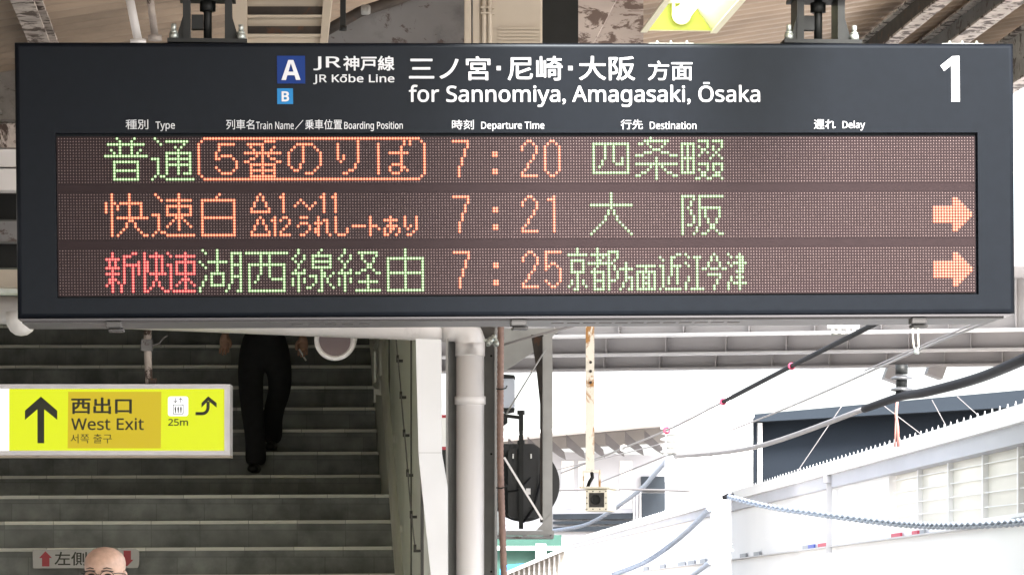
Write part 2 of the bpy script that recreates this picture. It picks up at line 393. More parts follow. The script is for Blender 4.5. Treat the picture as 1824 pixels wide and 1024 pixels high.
# ================================================================== DEPARTURE BOARD
PIT = .008; LSP = 19.2437
BR = (Matrix.Rotation(R(4.4036),3,'Z') @ Matrix.Rotation(R(-.60284),3,'Y') @ Matrix.Rotation(R(1.0121),3,'X'))
BT = Vector((.025647, 9.375158, EYE + .96052))
BOARD = thing('departure_board', 'wide dark grey electronic departure board with three rows of coloured dots', 'departure board', BT, BR)
BINV = BR.transposed(); BN = BR @ Vector((0,1,0))
def BL(px, py, yo=0.):                       # image direction -> local (x, z) on the sheet y = yo
    dr = Vector(((px - CX)/FPX, 1, (HY - py)/FPX)); o = Vector((0,0,EYE)); q = BT + BN * yo
    t = (q - o).dot(BN) / dr.dot(BN); l = BINV @ (o + dr * t - BT); return l.x, l.z
FACE = -.010; DEP = .36
MLb = WM[BOARD]
x0, z1 = BL(25.2, 75.5, FACE); x1, _ = BL(1806, 77, FACE); _, zb1 = BL(1808, 557, FACE); _, zb0 = BL(26, 569, FACE); z0 = (zb0 + zb1) / 2
_, zt2 = BL(1804, 77, FACE); z1 = (z1 + zt2) / 2
wx0, wx1 = -160.4*PIT, 160.9*PIT
wz1 = 27*PIT + 1.8*PIT; wz0 = 27*PIT - (2*LSP + 15)*PIT - 1.4*PIT
b = MB(MLb)
# casing: tube of front frame, sides, back with rounded top and bottom edges
rr = .014
def frame_ring(y, ins):
    return [b.v((x0+ins, y, z0+ins)), b.v((x1-ins, y, z0+ins)), b.v((x1-ins, y, z1-ins)), b.v((x0+ins, y, z1-ins))]
rings = []
for t in range(5):
    a_ = t/4*math.pi/2
    rings.append(frame_ring(FACE + rr*(1-math.sin(a_)), rr*(1-math.cos(a_))))
back = frame_ring(FACE + DEP, 0)
seq = [back] + rings
for A, B_ in zip(seq, seq[1:]):
    for i in range(4): b.f([A[i], A[(i+1)%4], B_[(i+1)%4], B_[i]], A is not back)
win = [b.v((wx0, FACE, wz0)), b.v((wx1, FACE, wz0)), b.v((wx1, FACE, wz1)), b.v((wx0, FACE, wz1))]
fr = rings[-1]
for i in range(4): b.f([fr[i], fr[(i+1)%4], win[(i+1)%4], win[i]])
win2 = [b.v((p[0], .012, p[1])) for p in ((wx0,wz0),(wx1,wz0),(wx1,wz1),(wx0,wz1))]
for i in range(4): b.f([win[i], win[(i+1)%4], win2[(i+1)%4], win2[i]])
b.f(win2); b.f(back[::-1])
casing = b.build('casing', M['casing'], BOARD)
def bplane(yo): return lambda u, v, t: Vector((u, yo - t, v))
# soffit tray, slightly inset under the casing
b = MB(MLb); b.box(x0+.012, x1-.03, FACE+.02, FACE+DEP-.02, z0-.012, z0-.0005); b.box(x0+.006, x1-.008, FACE+.004, FACE+.018, z0-.006, z0-.0005)
sof = b.build('soffit', M['soffit'], BOARD)
b = MB(MLb)
for i in range(26):
    xx, _ = BL(984 + i*28.6, 580, .1)
    if xx + .036 < x1 - .75: b.box(xx, xx+.034, .12, .15, z0-.0135, z0-.0122)
for i in range(5):
    xx, _ = BL(520 + i*30, 580, .1); b.box(xx, xx+.03, .12, .15, z0-.0135, z0-.0122)
b.build('vent_slots', M['slot'], sof)
for px in (205, 923, 1633):
    xx, _ = BL(px, 575, .05); L = thing('x', None, None, (0,0,0)) if False else None
    b = MB(MLb); b.box(xx-.024, xx+.02, FACE+.012, FACE+.06, z0-.026, z0-.007, bev=.003)
    la = b.build('latch', M['latch'], BOARD)
    b = MB(MLb); b.box(xx-.018, xx+.026, FACE+.03, FACE+.085, z0-.036, z0-.0265, bev=.003); b.build('latch_lever', M['latch'], la)
# strips with bolts on the board's top
for (pa, pb) in ((1155,1236),(1678,1752)):
    xa, _ = BL(pa, 76, .02); xb, _ = BL(pb, 76, .02)
    b = MB(MLb); b.box(xa, xb, .02, .06, z1+.0005, z1+.0035)
    for t in (.2,.5,.85): b.lathe([(.005,z1+.0036),(.005,z1+.008),(.003,z1+.008),(.003,z1+.012)], Matrix.Translation((xa+(xb-xa)*t,.03,0)), 6)
    b.build('mounting_strip', M['zinc'], BOARD)
# header lettering
LY = FACE - .0006
def btext(txt, x0_, x1_, y0_, y1_, bold=.0, par=None, yo=LY, name='lettering'):
    u0, v1 = BL(x0_, (y0_), yo); u1, v0 = BL(x1_, y1_, yo)
    return text_mesh(txt, (u0, u1, v0, v1), bplane(yo), M['white_letter'], par or BOARD, name, bold)
def bquad(x0_, x1_, y0_, y1_, m, name, par=None, yo=LY):
    u0, v1 = BL(x0_, y0_, yo); u1, v0 = BL(x1_, y1_, yo)
    b = MB(MLb); b.box(u0, u1, yo-.0012, yo, v0, v1); return b.build(name, m, par or BOARD)
ba = bquad(493.3,543.7,100,149.3,M['badge_blue'],'line_badge'); btext(sans('A',1),501,535.3,107.5,143,.0,ba,LY-.0016,'badge_letter'); ba['label'] = 'deep blue square badge with letter A'
bb = bquad(493.6,522,158,185.8,M['badge_cyan'],'line_badge'); btext(sans('B',1),501.5,515,163.3,181.2,.0,bb,LY-.0016,'badge_letter'); bb['label'] = 'light blue square badge with letter B'
btext(sans('JR'),558.2,607,101.3,125.8,.012)
btext('神戸線',611.3,702.6,100.2,126.6,.017)
btext(sans('JR Kobe Line'),557.7,702.6,132.6,150.6,.012); bquad(609.5,617.5,133.2,135.4,M['white_letter'],'macron')
btext('三ノ宮',728,873.6,100.6,143.8,.012)
bquad(884.6,892,118.3,125.7,M['white_letter'],'separator_dot')
btext('尼崎',903.9,1002,100.6,143.8,.012)
bquad(1012,1020,118.3,125.7,M['white_letter'],'separator_dot')
btext('大阪',1031,1131.2,100.6,143.8,.012)
btext('方面',1153.9,1233.5,109,143.8,.010)
btext(sans('for Sannomiya, Amagasaki, Osaka',0),728,1354,151.5,191.2,.014); bquad(1252.5,1264,147,150.3,M['white_letter'],'macron')
btext('種別',223.7,264.2,213.3,230.6,.004); btext(sans('Type'),277,311.6,217,234,.008)
btext('列車名',402.8,453,213.3,231,.004); btext(sans('Train Name'),456,523.3,217,230.6,.004); btext('／',525.6,540.4,214,231,.012)
btext('乗車位置',543.4,609.4,213.3,231,.004); btext(sans('Boarding Position'),613,717.5,217,234,.008)
btext('時刻',805,844,213.8,231,.004); btext(sans('Departure Time'),857,969.5,217,234,.008)
btext('行先',1105.6,1145,213.6,230.8,.004); btext(sans('Destination'),1157.4,1240.3,217,230.6,.004)
btext('遅れ',1449.5,1488.3,213.2,230.4,.003); btext(sans('Delay'),1500.4,1540.6,215.6,232.8,.006)
# platform number: a plain slab 1
u = lambda x, y: BL(x, y, LY)
b = MB(MLb); b.prism([u(1675,117.5),u(1696,100.8),u(1708.8,100.3),u(1709.6,181.5),u(1694.5,181.5),u(1694.2,117),u(1681.5,127)], 0, .0015, bplane(LY)); b.build('platform_number', M['white_letter'], BOARD)

# ---- dot matrix
def rows(s, off=0):
    out = set()
    for part in s.split(';'):
        t = part.split()
        if not t: continue
        rs = t[0]
        rr_ = range(int(rs.split('-')[0]), int(rs.split('-')[-1]) + 1)
        for c in t[1:]:
            a = c.split('-')
            for k_ in range(int(a[0]), int(a[-1]) + 1):
                for r_ in rr_: out.add((k_ + off, r_))
    return out
FU = rows('0 4 10;1 5 9;2 1-13;3 5 9;4 2 5 9 12;5 3 5 9 11;6 0-14;8 3-11;9-10 3 11;11 3-11;12-13 3 11;14 3-11', 16)
TSU = rows('0 1;1 2 5-12;2 3 11;3 8 10;4 9;5 5-13;6 5 9 13;7 0-2 5-13;8 2 5 9 13;9 2 5-13;10-11 2 5 9 13;12 2 5 9 11-13;13 1 3 4;14 0 5-14', 32)
BOX = rows('0 50-124;1 49 125;2-12 48 126;13 49 125;14 50-124')
N5 = rows('2 7-12;3-4 7;5 6;6 6 8-11;7 6 7 12;8-9 13;10 6 13;11 7 12;12 8-11', 48)
BAN = rows('1 7-10;2 1-6;3 2 6 10;4 3 6 9;5 0-12;6 4 6 8;7 2 3 6 9 10;8 0 1 6 11 12;9 2-10;10 2 6 10;11 2-10;12 2 6 10;13 2-10', 64)
NO = rows('2 82-87;3 81 84 88;4 80 84 89;5-8 79 84 90;9 79 83 90;10 80 83 89;11 81 82 88;12 85-87')
RI = rows('1 103;2-5 96 103;6-7 96 98 103;8 97 103;9-10 102;11 100 101;12 98 99')
BA = rows('1 119 121;2 110 119 121;3-4 110 118;5 110 114-120;6-8 110 118;9 110 115-118;10 110 114 118 119;11 110 114 118 120;12 110 115-117')
SEVEN = rows('1 136-141;2-3 141;4-6 140;7-9 139;10-13 138'); COLON = rows('5-6 150 151;11-12 150 151')
TWO = rows('1 162 163;2 161 164;3 160 165;4 160 165;5 165;6-7 164;8 163;9-10 162;11 161;12 160;13 160-165')
ZERO = rows('1 170 171;2 169 172;3-11 168 173;12 169 172;13 170 171')
ONE = rows('1 171;2 169-171;3-13 171')
FIVE = rows('1 168-173;2-4 168;5 168 170 171;6 168 169 172;7 168 173;8-10 173;11 168 173;12 169 172;13 170 171')
SHI = rows('2 185-197;3 185 189 192 197;4-6 185 189 192 197;7 185 189 192 195 197;8 185 188 192 195 197;9 185 188 193-195 197;10 185 187 197;11 185 197;12 185-197')
JO = rows('0 205;1 203-211;2 201 202 204 210;3 205 209;4 206-208;5 203-205 209-211;6 200-202 212-214;7-8 207;9 200-214;10 205 207 209;11 204 207 210;12 202 203 207 211 212;13 200 201 207 213 214;14 207')
NAWATE = rows('1 222-225 227-230;2 216-220 225 230;3 216 218 220 222 225 227 230;4 216 218 220 223 224 227 229;5 216 218 220 223 225 228;6 216 218 220 222 227 229;7 216-220 226 230;8 216 218 220;9 216 218 220 222-225 227-230;10 216 218 220 225 227 230;11 216 218 220 222 225 227 230;12 216-220 223 224 228 229;13 223 224 227-229;14 221 222 225 226 230')
KAI = rows('0-2 18 24;3 16 18 19 21-28;4 16 18 20 24 28;5 16 18 20 24 28;6 16 18 24 28;7 18 24 28;8 18 20-30;9 18 24 25;10-11 18 23 26;12 18 22 27;13 18 21 28;14 18 20 29 30')
SOKU = rows('0 33 41;1 34 41;2 35 37-45;3 41;4 37-45;5-6 37 41 45;7 32-34 37-45;8 34 40-42;9 34 39 41 43;10 34 38 41 44;11 34 37 41 45;12 34 41;13 33 35 36;14 32 37-46')
SHIRO = rows('0 55;1 54;2 49-60;3-7 49 60;8 49-60;9-13 49 60;14 49-60')
TRI = '0 69;1-2 68 70;3-4 67 71;5 66 72;6 66-72'
UP = rows(TRI) | rows('0 77;1 76 77;2-6 77;2 83;3 82 84 88;4 81 85 87;5 86;0 91 95;1 90 91 94 95;2-6 91 95'.replace('2-6 77;2 83', '2-6 77;2 83'))
LO = {(c, r + 8) for c, r in rows(TRI)} | rows('8 74 77 78;9 73 74 76 79;10 74 79;11 74 78;12 74 77;13 74 76;14 74 76-79;8 83-85;10 83-85;11 82 86;12 86;13 85;14 83 84;8 89;9 89 91 92;10 88-90 92;11 89 92;12-13 88 89 92;14 89 93;8-13 95;12-13 99;14 96-98;11 101-105;8-14 107;11 108 109;12 110;8 114;9 112-116;10 114;11 113-116;12 112 114 115 117;13 112 114 117;14 112 113 116;8-10 119 123;11 119 121 123;12 120 123;13 122;14 120 121')
def cut(cells, *rng): return [{(c, r) for c, r in cells if a <= c <= b} for a, b in rng]
UPS = cut(UP, (66,72), (76,77), (81,88), (90,91), (94,95)); LOS = cut(LO, (66,72), (73,74), (76,79), (82,86), (88,93), (95,99), (101,105), (107,110), (112,117), (119,123))
DAI = rows('0-3 191;4 184-198;5 191;6-7 190 192;8-9 189 193;10 188 194;11 187 195;12 186 196;13 185 197;14 184 198')
SAKA = rows('1 216-220 222-230;2 216 220 222;3-4 216 219 222;5 216 218 222-229;6-7 216 219 222 224 229;8 216 220 222 224 229;9-10 216 220 222 225 228;11 216 218 219 222 226 227;12 216 221 226 227;13 216 221 225 228;14 216 220 223 224 229 230')
ARW = rows('2 312 313;3 312-314;4 312-315;5 305-316;6 305-317;7-8 305-318;9 305-317;10 305-316;11 312-315;12 312-314;13 312 313')
SHIN = rows('1 18 25 26;2 18 22-24;3 16-20 22;4 17 19 22 27;5 17 19 22-27;6 16-20 22 25 27;7 18 22 25 27;8 16-20 22 25 27;9 18 22 25;10 17-19 22 25;11 17 18 20 22 25;12 16 18 21 25;13-14 18 21 25')
KAI2 = rows('1 29 33;2 29 31-35;3 29 33 35;4-7 29 30 33 35;8 29 31-36;9-10 29 33;11-12 29 32 34;13 29 31 35;14 29 30 36 37')
SOKU2 = rows('1 37 43;2 38 40-46;3 43;4 40-46;5 37 38 40 43 46;6-7 38 40 43 46;8 38 40-46;9 38 43;10 38 42-44;11 38 41 43 45;12 38 40 43 46;13 38 43;14 39-46')
KO = rows('0 49 54;1 50 54 59-62;2-3 54 59 62;4 48 51-57 59 62;5 49 54 59-62;6 50 54 59 62;7 54 59 62;8 52-56 59 62;9 50 52 56 59-62;10 50 52 56 59 62;11 49 52 56 59 62;12 49 52-56 58 62;13 48 58 62;14 48 57 61 62')
SAI = rows('1 64-78;2-4 69 72;5 65-77;6-8 65 69 72 77;9 65 68 72 77;10 65 68 73-77;11 65 67 77;12-13 65 77;14 65-77')
SEN = rows('0 82 90;1 82 89;2 81 84 87-93;3 80 84 87 93;4 81 83 87-93;5 82 87 93;6 82 87-93;7 81 84 90;8 80-84 90 91 94;9 82 86-88 90 91 93;10-11 80 82 84 88 90 92;12 80 82 87 90 93;13 82 85 86 90 94;14 82 89 90')
KEI = rows('0 98;1 98 103-109;2 97 100 104 109;3 96 100 104 108;4 97 99 105 108;5-6 98 106 107;7 97 100 104 105 108;8 96-100 102 103 109 110;9 98 106;10 96 98 100 106;11 96 98 100 103-109;12 96 98 106;13 98 106;14 98 102-110')
YU = rows('0-2 119;3 113-125;4-7 113 119 125;8 113-125;9-13 113 119 125;14 113-125')
KYO = rows('0-1 179;2 176-182;4 177-181;5-7 177 181;8 177-181;9-10 179;11-12 177 179 181;13 176 179 182;14 178 179')
TO = rows('0 186;1 186 190-193;2 184-190 193;3 186 188 190 193;4 186 187 190 192;5 183-191;6 186 190 192;7 185 190 192;8 184-188 190 193;9-10 185 188 190 193;11 185-188 190-192;12-13 185 188 190;14 185-188 190')
HO = rows('5-6 196;7 194-198;8-9 196;10 196-198;11 196 198;12-13 195 198;14 194 197 198')
MEN = rows('6 200-206;7 203;8 200-206;9 200 202 204 206;10 200 202-204 206;11 200 202 204 206;12 200 202-204 206;13 200 202 204 206;14 200-206')
CHIKA = rows('2 214 215;3 208 212 213;4 209 212;5 212;6 208 209 212-215;7-9 209 212 214;10-12 209 211 214;13 209;14 208 210-215')
E_ = rows('2 217;3 218 220-222;4 221;5 217 221;6 218 221;7-9 221;10-11 218 221;12-13 217 221;14 217 219-223')
IMA = rows('2 227;3-4 226 228;5-6 225 229;7 223 224 226-228 230 231;9 225-229;10 229;11-12 228;13-14 227')
ZU = rows('2 232 236;3 233 235-237;4 236 237;5 232 234-238;6 233 236 237;7 236 237;8 235-237;9 236;10 233 235-237;11 233 236;12 232 234-238;13-14 232 236')
LINES = [
    [('green', FU, TSU), ('orange', BOX, N5, BAN, NO, RI, BA), ('orange', SEVEN, COLON, TWO, ZERO), ('green', SHI, JO, NAWATE)],
    [('orange', KAI, SOKU), ('orange', SHIRO), ('orange', *UPS, *LOS), ('orange', SEVEN, COLON, TWO, ONE), ('green', DAI, SAKA), ('orange', ARW)],
    [('red', SHIN, KAI2, SOKU2), ('green', KO, SAI, SEN, KEI, YU), ('orange', SEVEN, COLON, TWO, FIVE), ('green', KYO, TO, HO, MEN, CHIKA, E_, IMA, ZU), ('orange', ARW)],
]
def dotmesh(cells, zc, prof, n):
    """prof: (radius, y) rings from rim to centre; returns verts, faces, ring index"""
    verts = []; faces = []; mi = []
    for (c, r) in cells:
        cx_, cz_ = (c - 159.5)*PIT, zc - r*PIT; b0 = len(verts)
        for (ra, yy) in prof:
            for q in range(n):
                a_ = (q + .5)*2*math.pi/n; verts.append((cx_ + ra*math.cos(a_), yy, cz_ + ra*math.sin(a_)))
        for i in range(len(prof) - 1):
            for q in range(n):
                faces.append((b0+i*n+q, b0+i*n+(q+1)%n, b0+(i+1)*n+(q+1)%n, b0+(i+1)*n+q)); mi.append(i)
        faces.append(tuple(b0+(len(prof)-1)*n+q for q in range(n))); mi.append(len(prof)-1)
    return verts, faces, mi
for li, groups in enumerate(LINES):
    zc = (27 - li*LSP)*PIT
    lit = set()
    for gdef in groups:
        for s_ in gdef[1:]: lit |= s_
    cells = [(c, r) for c in range(320) for r in range(16) if (c, r) not in lit]
    ve, fa, mi = dotmesh(cells, zc, [(.0020,.0002),(.0012,-.0012)], 6)
    nb = len(ve)
    bx0, bx1, bz0, bz1 = -160.2*PIT, 160.2*PIT, zc - 15.7*PIT, zc + .7*PIT
    ve += [(x,y,z) for y in (.008, 0) for x, z in ((bx0,bz0),(bx1,bz0),(bx1,bz1),(bx0,bz1))]
    fa += [tuple(nb+i for i in q) for q in ((4,5,6,7),(3,2,1,0),(0,1,5,4),(1,2,6,5),(2,3,7,6),(3,0,4,7))]
    pan = obj_from('led_panel', ve, fa, [M['ledbase'], M['leddot']], BOARD, [1]*len(mi) + [0]*6)
    for c_, cells in [(gd_[0], g_) for gd_ in groups for g_ in gd_[1:]]:
        ve, fa, mi = dotmesh(sorted(cells), zc, [(.0045,.0001),(.0031,-.0016),(.0012,-.0022)], 10)
        t_ = obj_from('led_character', ve, fa, [M['led_'+c_], M['led_'+c_+'_r']], pan, [1 if i == 0 else 0 for i in mi])
        t_['label'] = {'green':'green','orange':'orange','red':'red'}[c_] + (' lit arrow' if cells is ARW else ' lit dot character')
# bars of dark filler between the panels
for li in (0, 1):
    zc = (27 - li*LSP)*PIT
    b = MB(MLb); b.box(-160.2*PIT, 160.2*PIT, .0005, .008, zc - 18.5*PIT, zc - 15.75*PIT); b.build('filler_strip', M['ledbase'], BOARD)

# hanger brackets on the board
def hanger(px, lab):
    xa, _ = BL(px, 70, .12)
    base = WM[BOARD] @ Vector((xa, .1, z1))
    m_ = Matrix.Translation(base) @ Matrix.Rotation(TH, 4, 'Z')
    T = thing('hanger_bracket', lab, 'bracket', base, Matrix.Rotation(TH,3,'Z'), 'brackets hanging the board')
    b = MB(m_); b.box(-.11,.11,-.09,.12,.001,.012); b.build('base_plate', M['black_steel'], T)
    for sx in (-1, 1):
        b = MB(m_); x_ = sx*.058; b.box(x_-.010, x_+.010, -.05, .06, .013, .135)
        b.prism([(x_-.010,.013),(x_-.010+sx*-.0,.013),(x_+sx*.03,.013),(x_+sx*.010,.08)], -.045,-.03, lambda u,v,t: (u,t,v)); b.build('side_plate', M['black_steel'], T)
    b = MB(m_); b.box(-.078,.078,-.075,.085,.136,.146); b.build('top_plate', M['black_steel'], T)
    b = MB(m_); b.box(-.05,.05,-.045,-.033,.147,1.1); b.box(-.05,.05,.033,.045,.147,1.1); b.box(-.006,.006,-.033,.033,.147,1.1); b.box(-.046,-.03,-.07,-.046,.147,1.0)
    b.build('hanger_post', M['black_steel'], T)
    b = MB(m_); b.tube([(0,.0,.135),(0,.0,.02)], .012, 10); b.lathe([(.022,.1),(.022,.128)], Matrix.Translation((0,0,0)), 6); b.box(-.045,-.012,-.01,.02,.05,.09); b.build('threaded_bolt', M['black_steel'], T)
    for sx in (-1, 1):
        b = MB(m_); b.lathe([(.0125,.012),(.0125,.03)], Matrix.Translation((sx*.093,-.06,0)), 6); b.lathe([(.0105,.03),(.0105,.036)], Matrix.Translation((sx*.093,-.06,0)), 6); b.lathe([(.007,.036),(.007,.055)], Matrix.Translation((sx*.093,-.06,0)), 10)
        b.build('anchor_bolt', M['zinc'], T)
hanger(370, 'left black steel hanger bracket on top of the board beside the louvred vent')
hanger(1455, 'right black steel hanger bracket on top of the board beside the lamp')

# ================================================================== FLUORESCENT LAMP
s0, a1 = S(1209, 12.0); zf = EYE + (HY - 56)/FPX*12.0
T = thing('strip_lamp', 'cream trough lamp with a lit white tube above the board', 'lamp', PF @ Vector((s0, a1, zf)))
Ln = 3.4
b = MB(PF)
hw, tw, th_ = .125, .055, .10
def trough(o, a): return [(s0-hw+o, a, zf+ (0 if not o else .004)), (s0-tw+o*.4, a, zf+th_-o), (s0+tw-o*.4, a, zf+th_-o), (s0+hw-o, a, zf + (0 if not o else .004))]
for (A, B_) in (((0, a1-Ln), (0, a1)), ((.006, a1-Ln), (.006, a1-.006))):
    va = [b.v(p) for p in trough(*A)]; vb = [b.v(p) for p in trough(*B_)]
    for i in range(3): b.f([va[i], va[i+1], vb[i+1], vb[i]])
for sd in (-1, 1): b.box(s0+sd*hw-.012, s0+sd*hw+.012, a1-Ln, a1+.004, zf-.006, zf-.001)
for aa in (a1-.006, a1-Ln): b.prism([(s0-hw,zf),(s0-tw,zf+th_),(s0+tw,zf+th_),(s0+hw,zf)], aa, aa+.006, lambda u,v,t: (u,t,v))
b.build('housing', M['lamp_house'], T)
M['lamp_end'] = mat('lamp_end_plate', (.46,.52,.10), .45, var=.04)
b = MB(PF); b.prism([(s0-hw+.009,zf+.003),(s0-tw+.004,zf+th_-.006),(s0+tw-.004,zf+th_-.006),(s0+hw-.009,zf+.003)], a1-.0105, a1-.0065, lambda u,v,t: (u,t,v)); b.build('end_plate', M['lamp_end'], T)
b = MB(PF); b.lathe([(.030,0),(.034,.02),(.034,.03)], Matrix.Translation((s0+.005, a1-.01, zf+.052)) @ Matrix.Rotation(R(90),4,'X'), 20); b.box(s0-.028, s0-.018, a1-.04, a1-.012, zf+.05, zf+.098); b.box(s0+.03, s0+.04, a1-.04, a1-.012, zf+.05, zf+.098); b.build('tube_socket', M['lamp_house'], T)
b = MB(PF); b.tube([(s0+.005, a1-.045, zf+.05), (s0+.005, a1-Ln+.04, zf+.05)], .027, 16); b.build('tube', M['tube'], T)

# ================================================================== BEAMS AND PIPES AT THE LEFT EDGE
def left_beam(y0, y1, D, m, lab, lip=0):
    s1, a_ = S(150, D); zt = EYE + (HY-y0)/FPX*D; zb = EYE + (HY-y1)/FPX*D
    b = MB(PF); b.box(s1-4.5, s1, a_, a_+.12, zb, zt)
    if lip: b.box(s1-4.5, s1, a_-.05, a_-.0005, zb-.012, zb); b.box(s1-4.5, s1, a_-.05, a_-.0005, zt, zt+.012)
    return solo(b, 'cross_beam', M[m], lab, 'beam', 'beams seen left of the board')
left_beam(76, 104, 15.2, 'gray_steel', 'grey cross beam at the top left edge of the board')
left_beam(107, 215, 15.0, 'stained_white', 'tall stained white cross beam left of the board', .0)
left_beam(222, 264, 14.8, 'rusty_white', 'white cross beam with rust specks, first below the tall stained one')
left_beam(267, 299, 14.82, 'white_pipe', 'smooth white cross beam in the middle of the left edge')
left_beam(302, 340, 14.8, 'white_pipe', 'white cross beam just above the dark gap at the left edge')
left_beam(346, 392, 15.6, 'black_steel', 'dark cross beam in the gap at the left edge')
left_beam(395, 431, 15.3, 'gray_plate', 'dull grey cross beam under the dark one at the left edge')
left_beam(434, 478, 15.6, 'black_steel', 'black cross beam above the beige one at the left edge')
left_beam(481, 512, 15.2, 'beige', 'narrow beige cross beam near the bottom left of the board')
left_beam(515, 523, 15.0, 'zinc', 'thin bright metal rail above the white gutter pipe')

# ================================================================== STAIRS
RS, TR_ = .166, .30
sw, aw = S(758, 17.0)                        # right wall line
SX1 = sw; SX0 = sw - 4.6
_, ab = S(706, 20.4)
TILT = Matrix.Translation(PF @ Vector((sw, ab, 1.6))) @ Matrix.Rotation(R(-.28),4,'Y') @ (Matrix.Translation(PF @ Vector((sw, ab, 1.6)))).inverted()
ST = thing('staircase', 'wide dark tiled staircase with pale step edges climbing to the exit', 'staircase', PF @ Vector((sw, aw, 0)))
steps = []
zN, aN = 1.579, ab
for k in range(-9, 4): steps.append((aN + k*TR_, zN + k*RS, TR_ if k < 3 else 1.6))
a4 = aN + 3*TR_ + 1.6; z4 = zN + 4*RS
for k in range(0, 16): steps.append((a4 + k*TR_, z4 + k*RS, TR_))
for (a_, z_, tr) in steps:
    b = MB(TILT @ PF); b.box(SX0, SX1, a_, a_+tr, z_-RS-.3, z_-.022); st = b.build('step', M['riser'], ST)
    b = MB(TILT @ PF); b.box(SX0, SX1, a_-.012, a_+.06, z_-.0215, z_, bev=.003); b.box(SX0, SX1, a_+.0605, a_+tr-.0125, z_-.0215, z_-.002); b.build('step_edge', M['nosing'], st)
# side wall of the stairs (right), left wall, sloping ceiling
def slope(a_): return z4 + (a_ - a4)*RS/TR_
def nos(a_): return max(zN + (min(a_, aN+3*TR_) - aN)*RS/TR_, slope(a_), 0)
aend = a4 + 15*TR_
SWT = thing('stair_wall', 'pale panelled side wall of the stairs with cable hooks', 'wall', PF @ Vector((sw, aw, 0)))
b = MB(PF); b.prism([(aw+.3,-.0),(aend,-.0),(aend,8.0),(aw+4.2,6.2),(aw+.3,3.6)], SX1+.002, SX1+.08, lambda u,v,t: (t,u,v)); b.build('wall_body', M['wall_panel'], SWT)
b = MB(PF)
for a_ in (aw+1.5, aw+4.5): b.box(SX1-.006, SX1+.0015, a_, a_+.014, 0, 6)
b.box(SX1-.012, SX1+.0015, aw+.21, aw+.26, 0, 3.5)
b.build('panel_joint', M['joint'], SWT)
b = MB(PF)
for i in range(13):
    a_ = aw + .5 + i*.42; z_ = slope(a_) + 2.4 if a_ > aw+.7 else 1.7
    b.box(SX1-.035, SX1+.0015, a_, a_+.05, z_, z_+.014); b.box(SX1-.035, SX1-.022, a_, a_+.05, z_+.0145, z_+.04)
b.build('cable_hook', M['joint'], SWT)
b = MB(PF); b.tube([(SX1-.028, aw+.5+i*.2, max(1.7, slope(aw+.5+i*.2)+2.4)+.02+.012*math.sin(i*1.5)) for i in range(27)], .004, 6); b.build('wall_cable', M['gray_steel'], SWT)
b = MB(PF); b.prism([(aw-.5,-0.),(aend,-0.),(aend,8.0),(aw+4.2,6.2),(aw-.5,3.6)], SX0-.2, SX0-.002, lambda u,v,t: (t,u,v)); solo(b, 'stair_wall', M['wall_panel'], 'far left side wall of the stairs beyond the exit sign', 'wall')
b = MB(PF); b.prism([(aw+3.0,4.55),(aend,7.9),(aend,8.1),(aw+3.0,4.75)], SX0-.002, SX1-.002+.002, lambda u,v,t: (t,u,v)); b.box(SX0, SX1, aend+.001, aend+.1, 3, 8); b.build('stair_ceiling', M['gray_steel'], ST)
HR = thing('handrail', 'double steel handrail along the right side of the stairs', 'handrail', PF @ Vector((SX1-.08, aw+.5, 0)))
for hh, off in ((1.0,.055),(.74,.05)):
    pts = [(SX1-off, aw+.4+i*.25, nos(aw+.4+i*.25)+hh) for i in range(34)]
    b = MB(PF); b.tube(pts, .018, 10); b.build('rail', M['rail'], HR)
for i in range(8):
    b = MB(PF); a_ = aw+.6+i*1.0; z_ = nos(a_)+.14; b.box(SX1-.06, SX1-.045, a_, a_+.03, z_+.5, z_+.84); b.box(SX1-.0445, SX1+.0015, a_, a_+.03, z_+.55, z_+.59)
    b.build('rail_bracket', M['rail'], HR)

# notice plate on a riser
D = 20.36; kk = D/FPX
o_ = P(58, 1010, D)
T = thing('notice_plate', 'grey metal keep-left plate with red arrows on a stair riser', 'sign', o_)
def pl(off): return lambda u, v, t: P(u, v, D) + Vector((0, -off - t - (u-58)*0, 0)) + Vector((0, (u-58)*kk*math.tan(TH), 0))
b = MB(); b.prism([(58.5,978),(240,976.5),(245,979),(246.5,984),(246.5,1005),(244,1010.5),(59,1011.5)], 0, .004, pl(.003)); b.build('plate', M['plate'], T)
b = MB(); b.prism([(81,981),(92.5,993),(88,993),(88,1008),(75,1008),(75,993),(70,993)], 0, .001, pl(.0075)); b.build('red_arrow', M['red'], T)
b = MB(); b.prism([(219,980),(232,980),(232,996),(236.5,996),(225.5,1007.5),(215,1007),(219,1000)], 0, .001, pl(.0075)); b.build('red_arrow', M['red'], T)
WMi = WM[T].inverted()
text_mesh('左側通行', (97, 214, -1006.5, -982), lambda u,v,t: WMi @ pl(.0075)(u, -v, t), M['sign_black'], T, 'lettering', .012, .001)

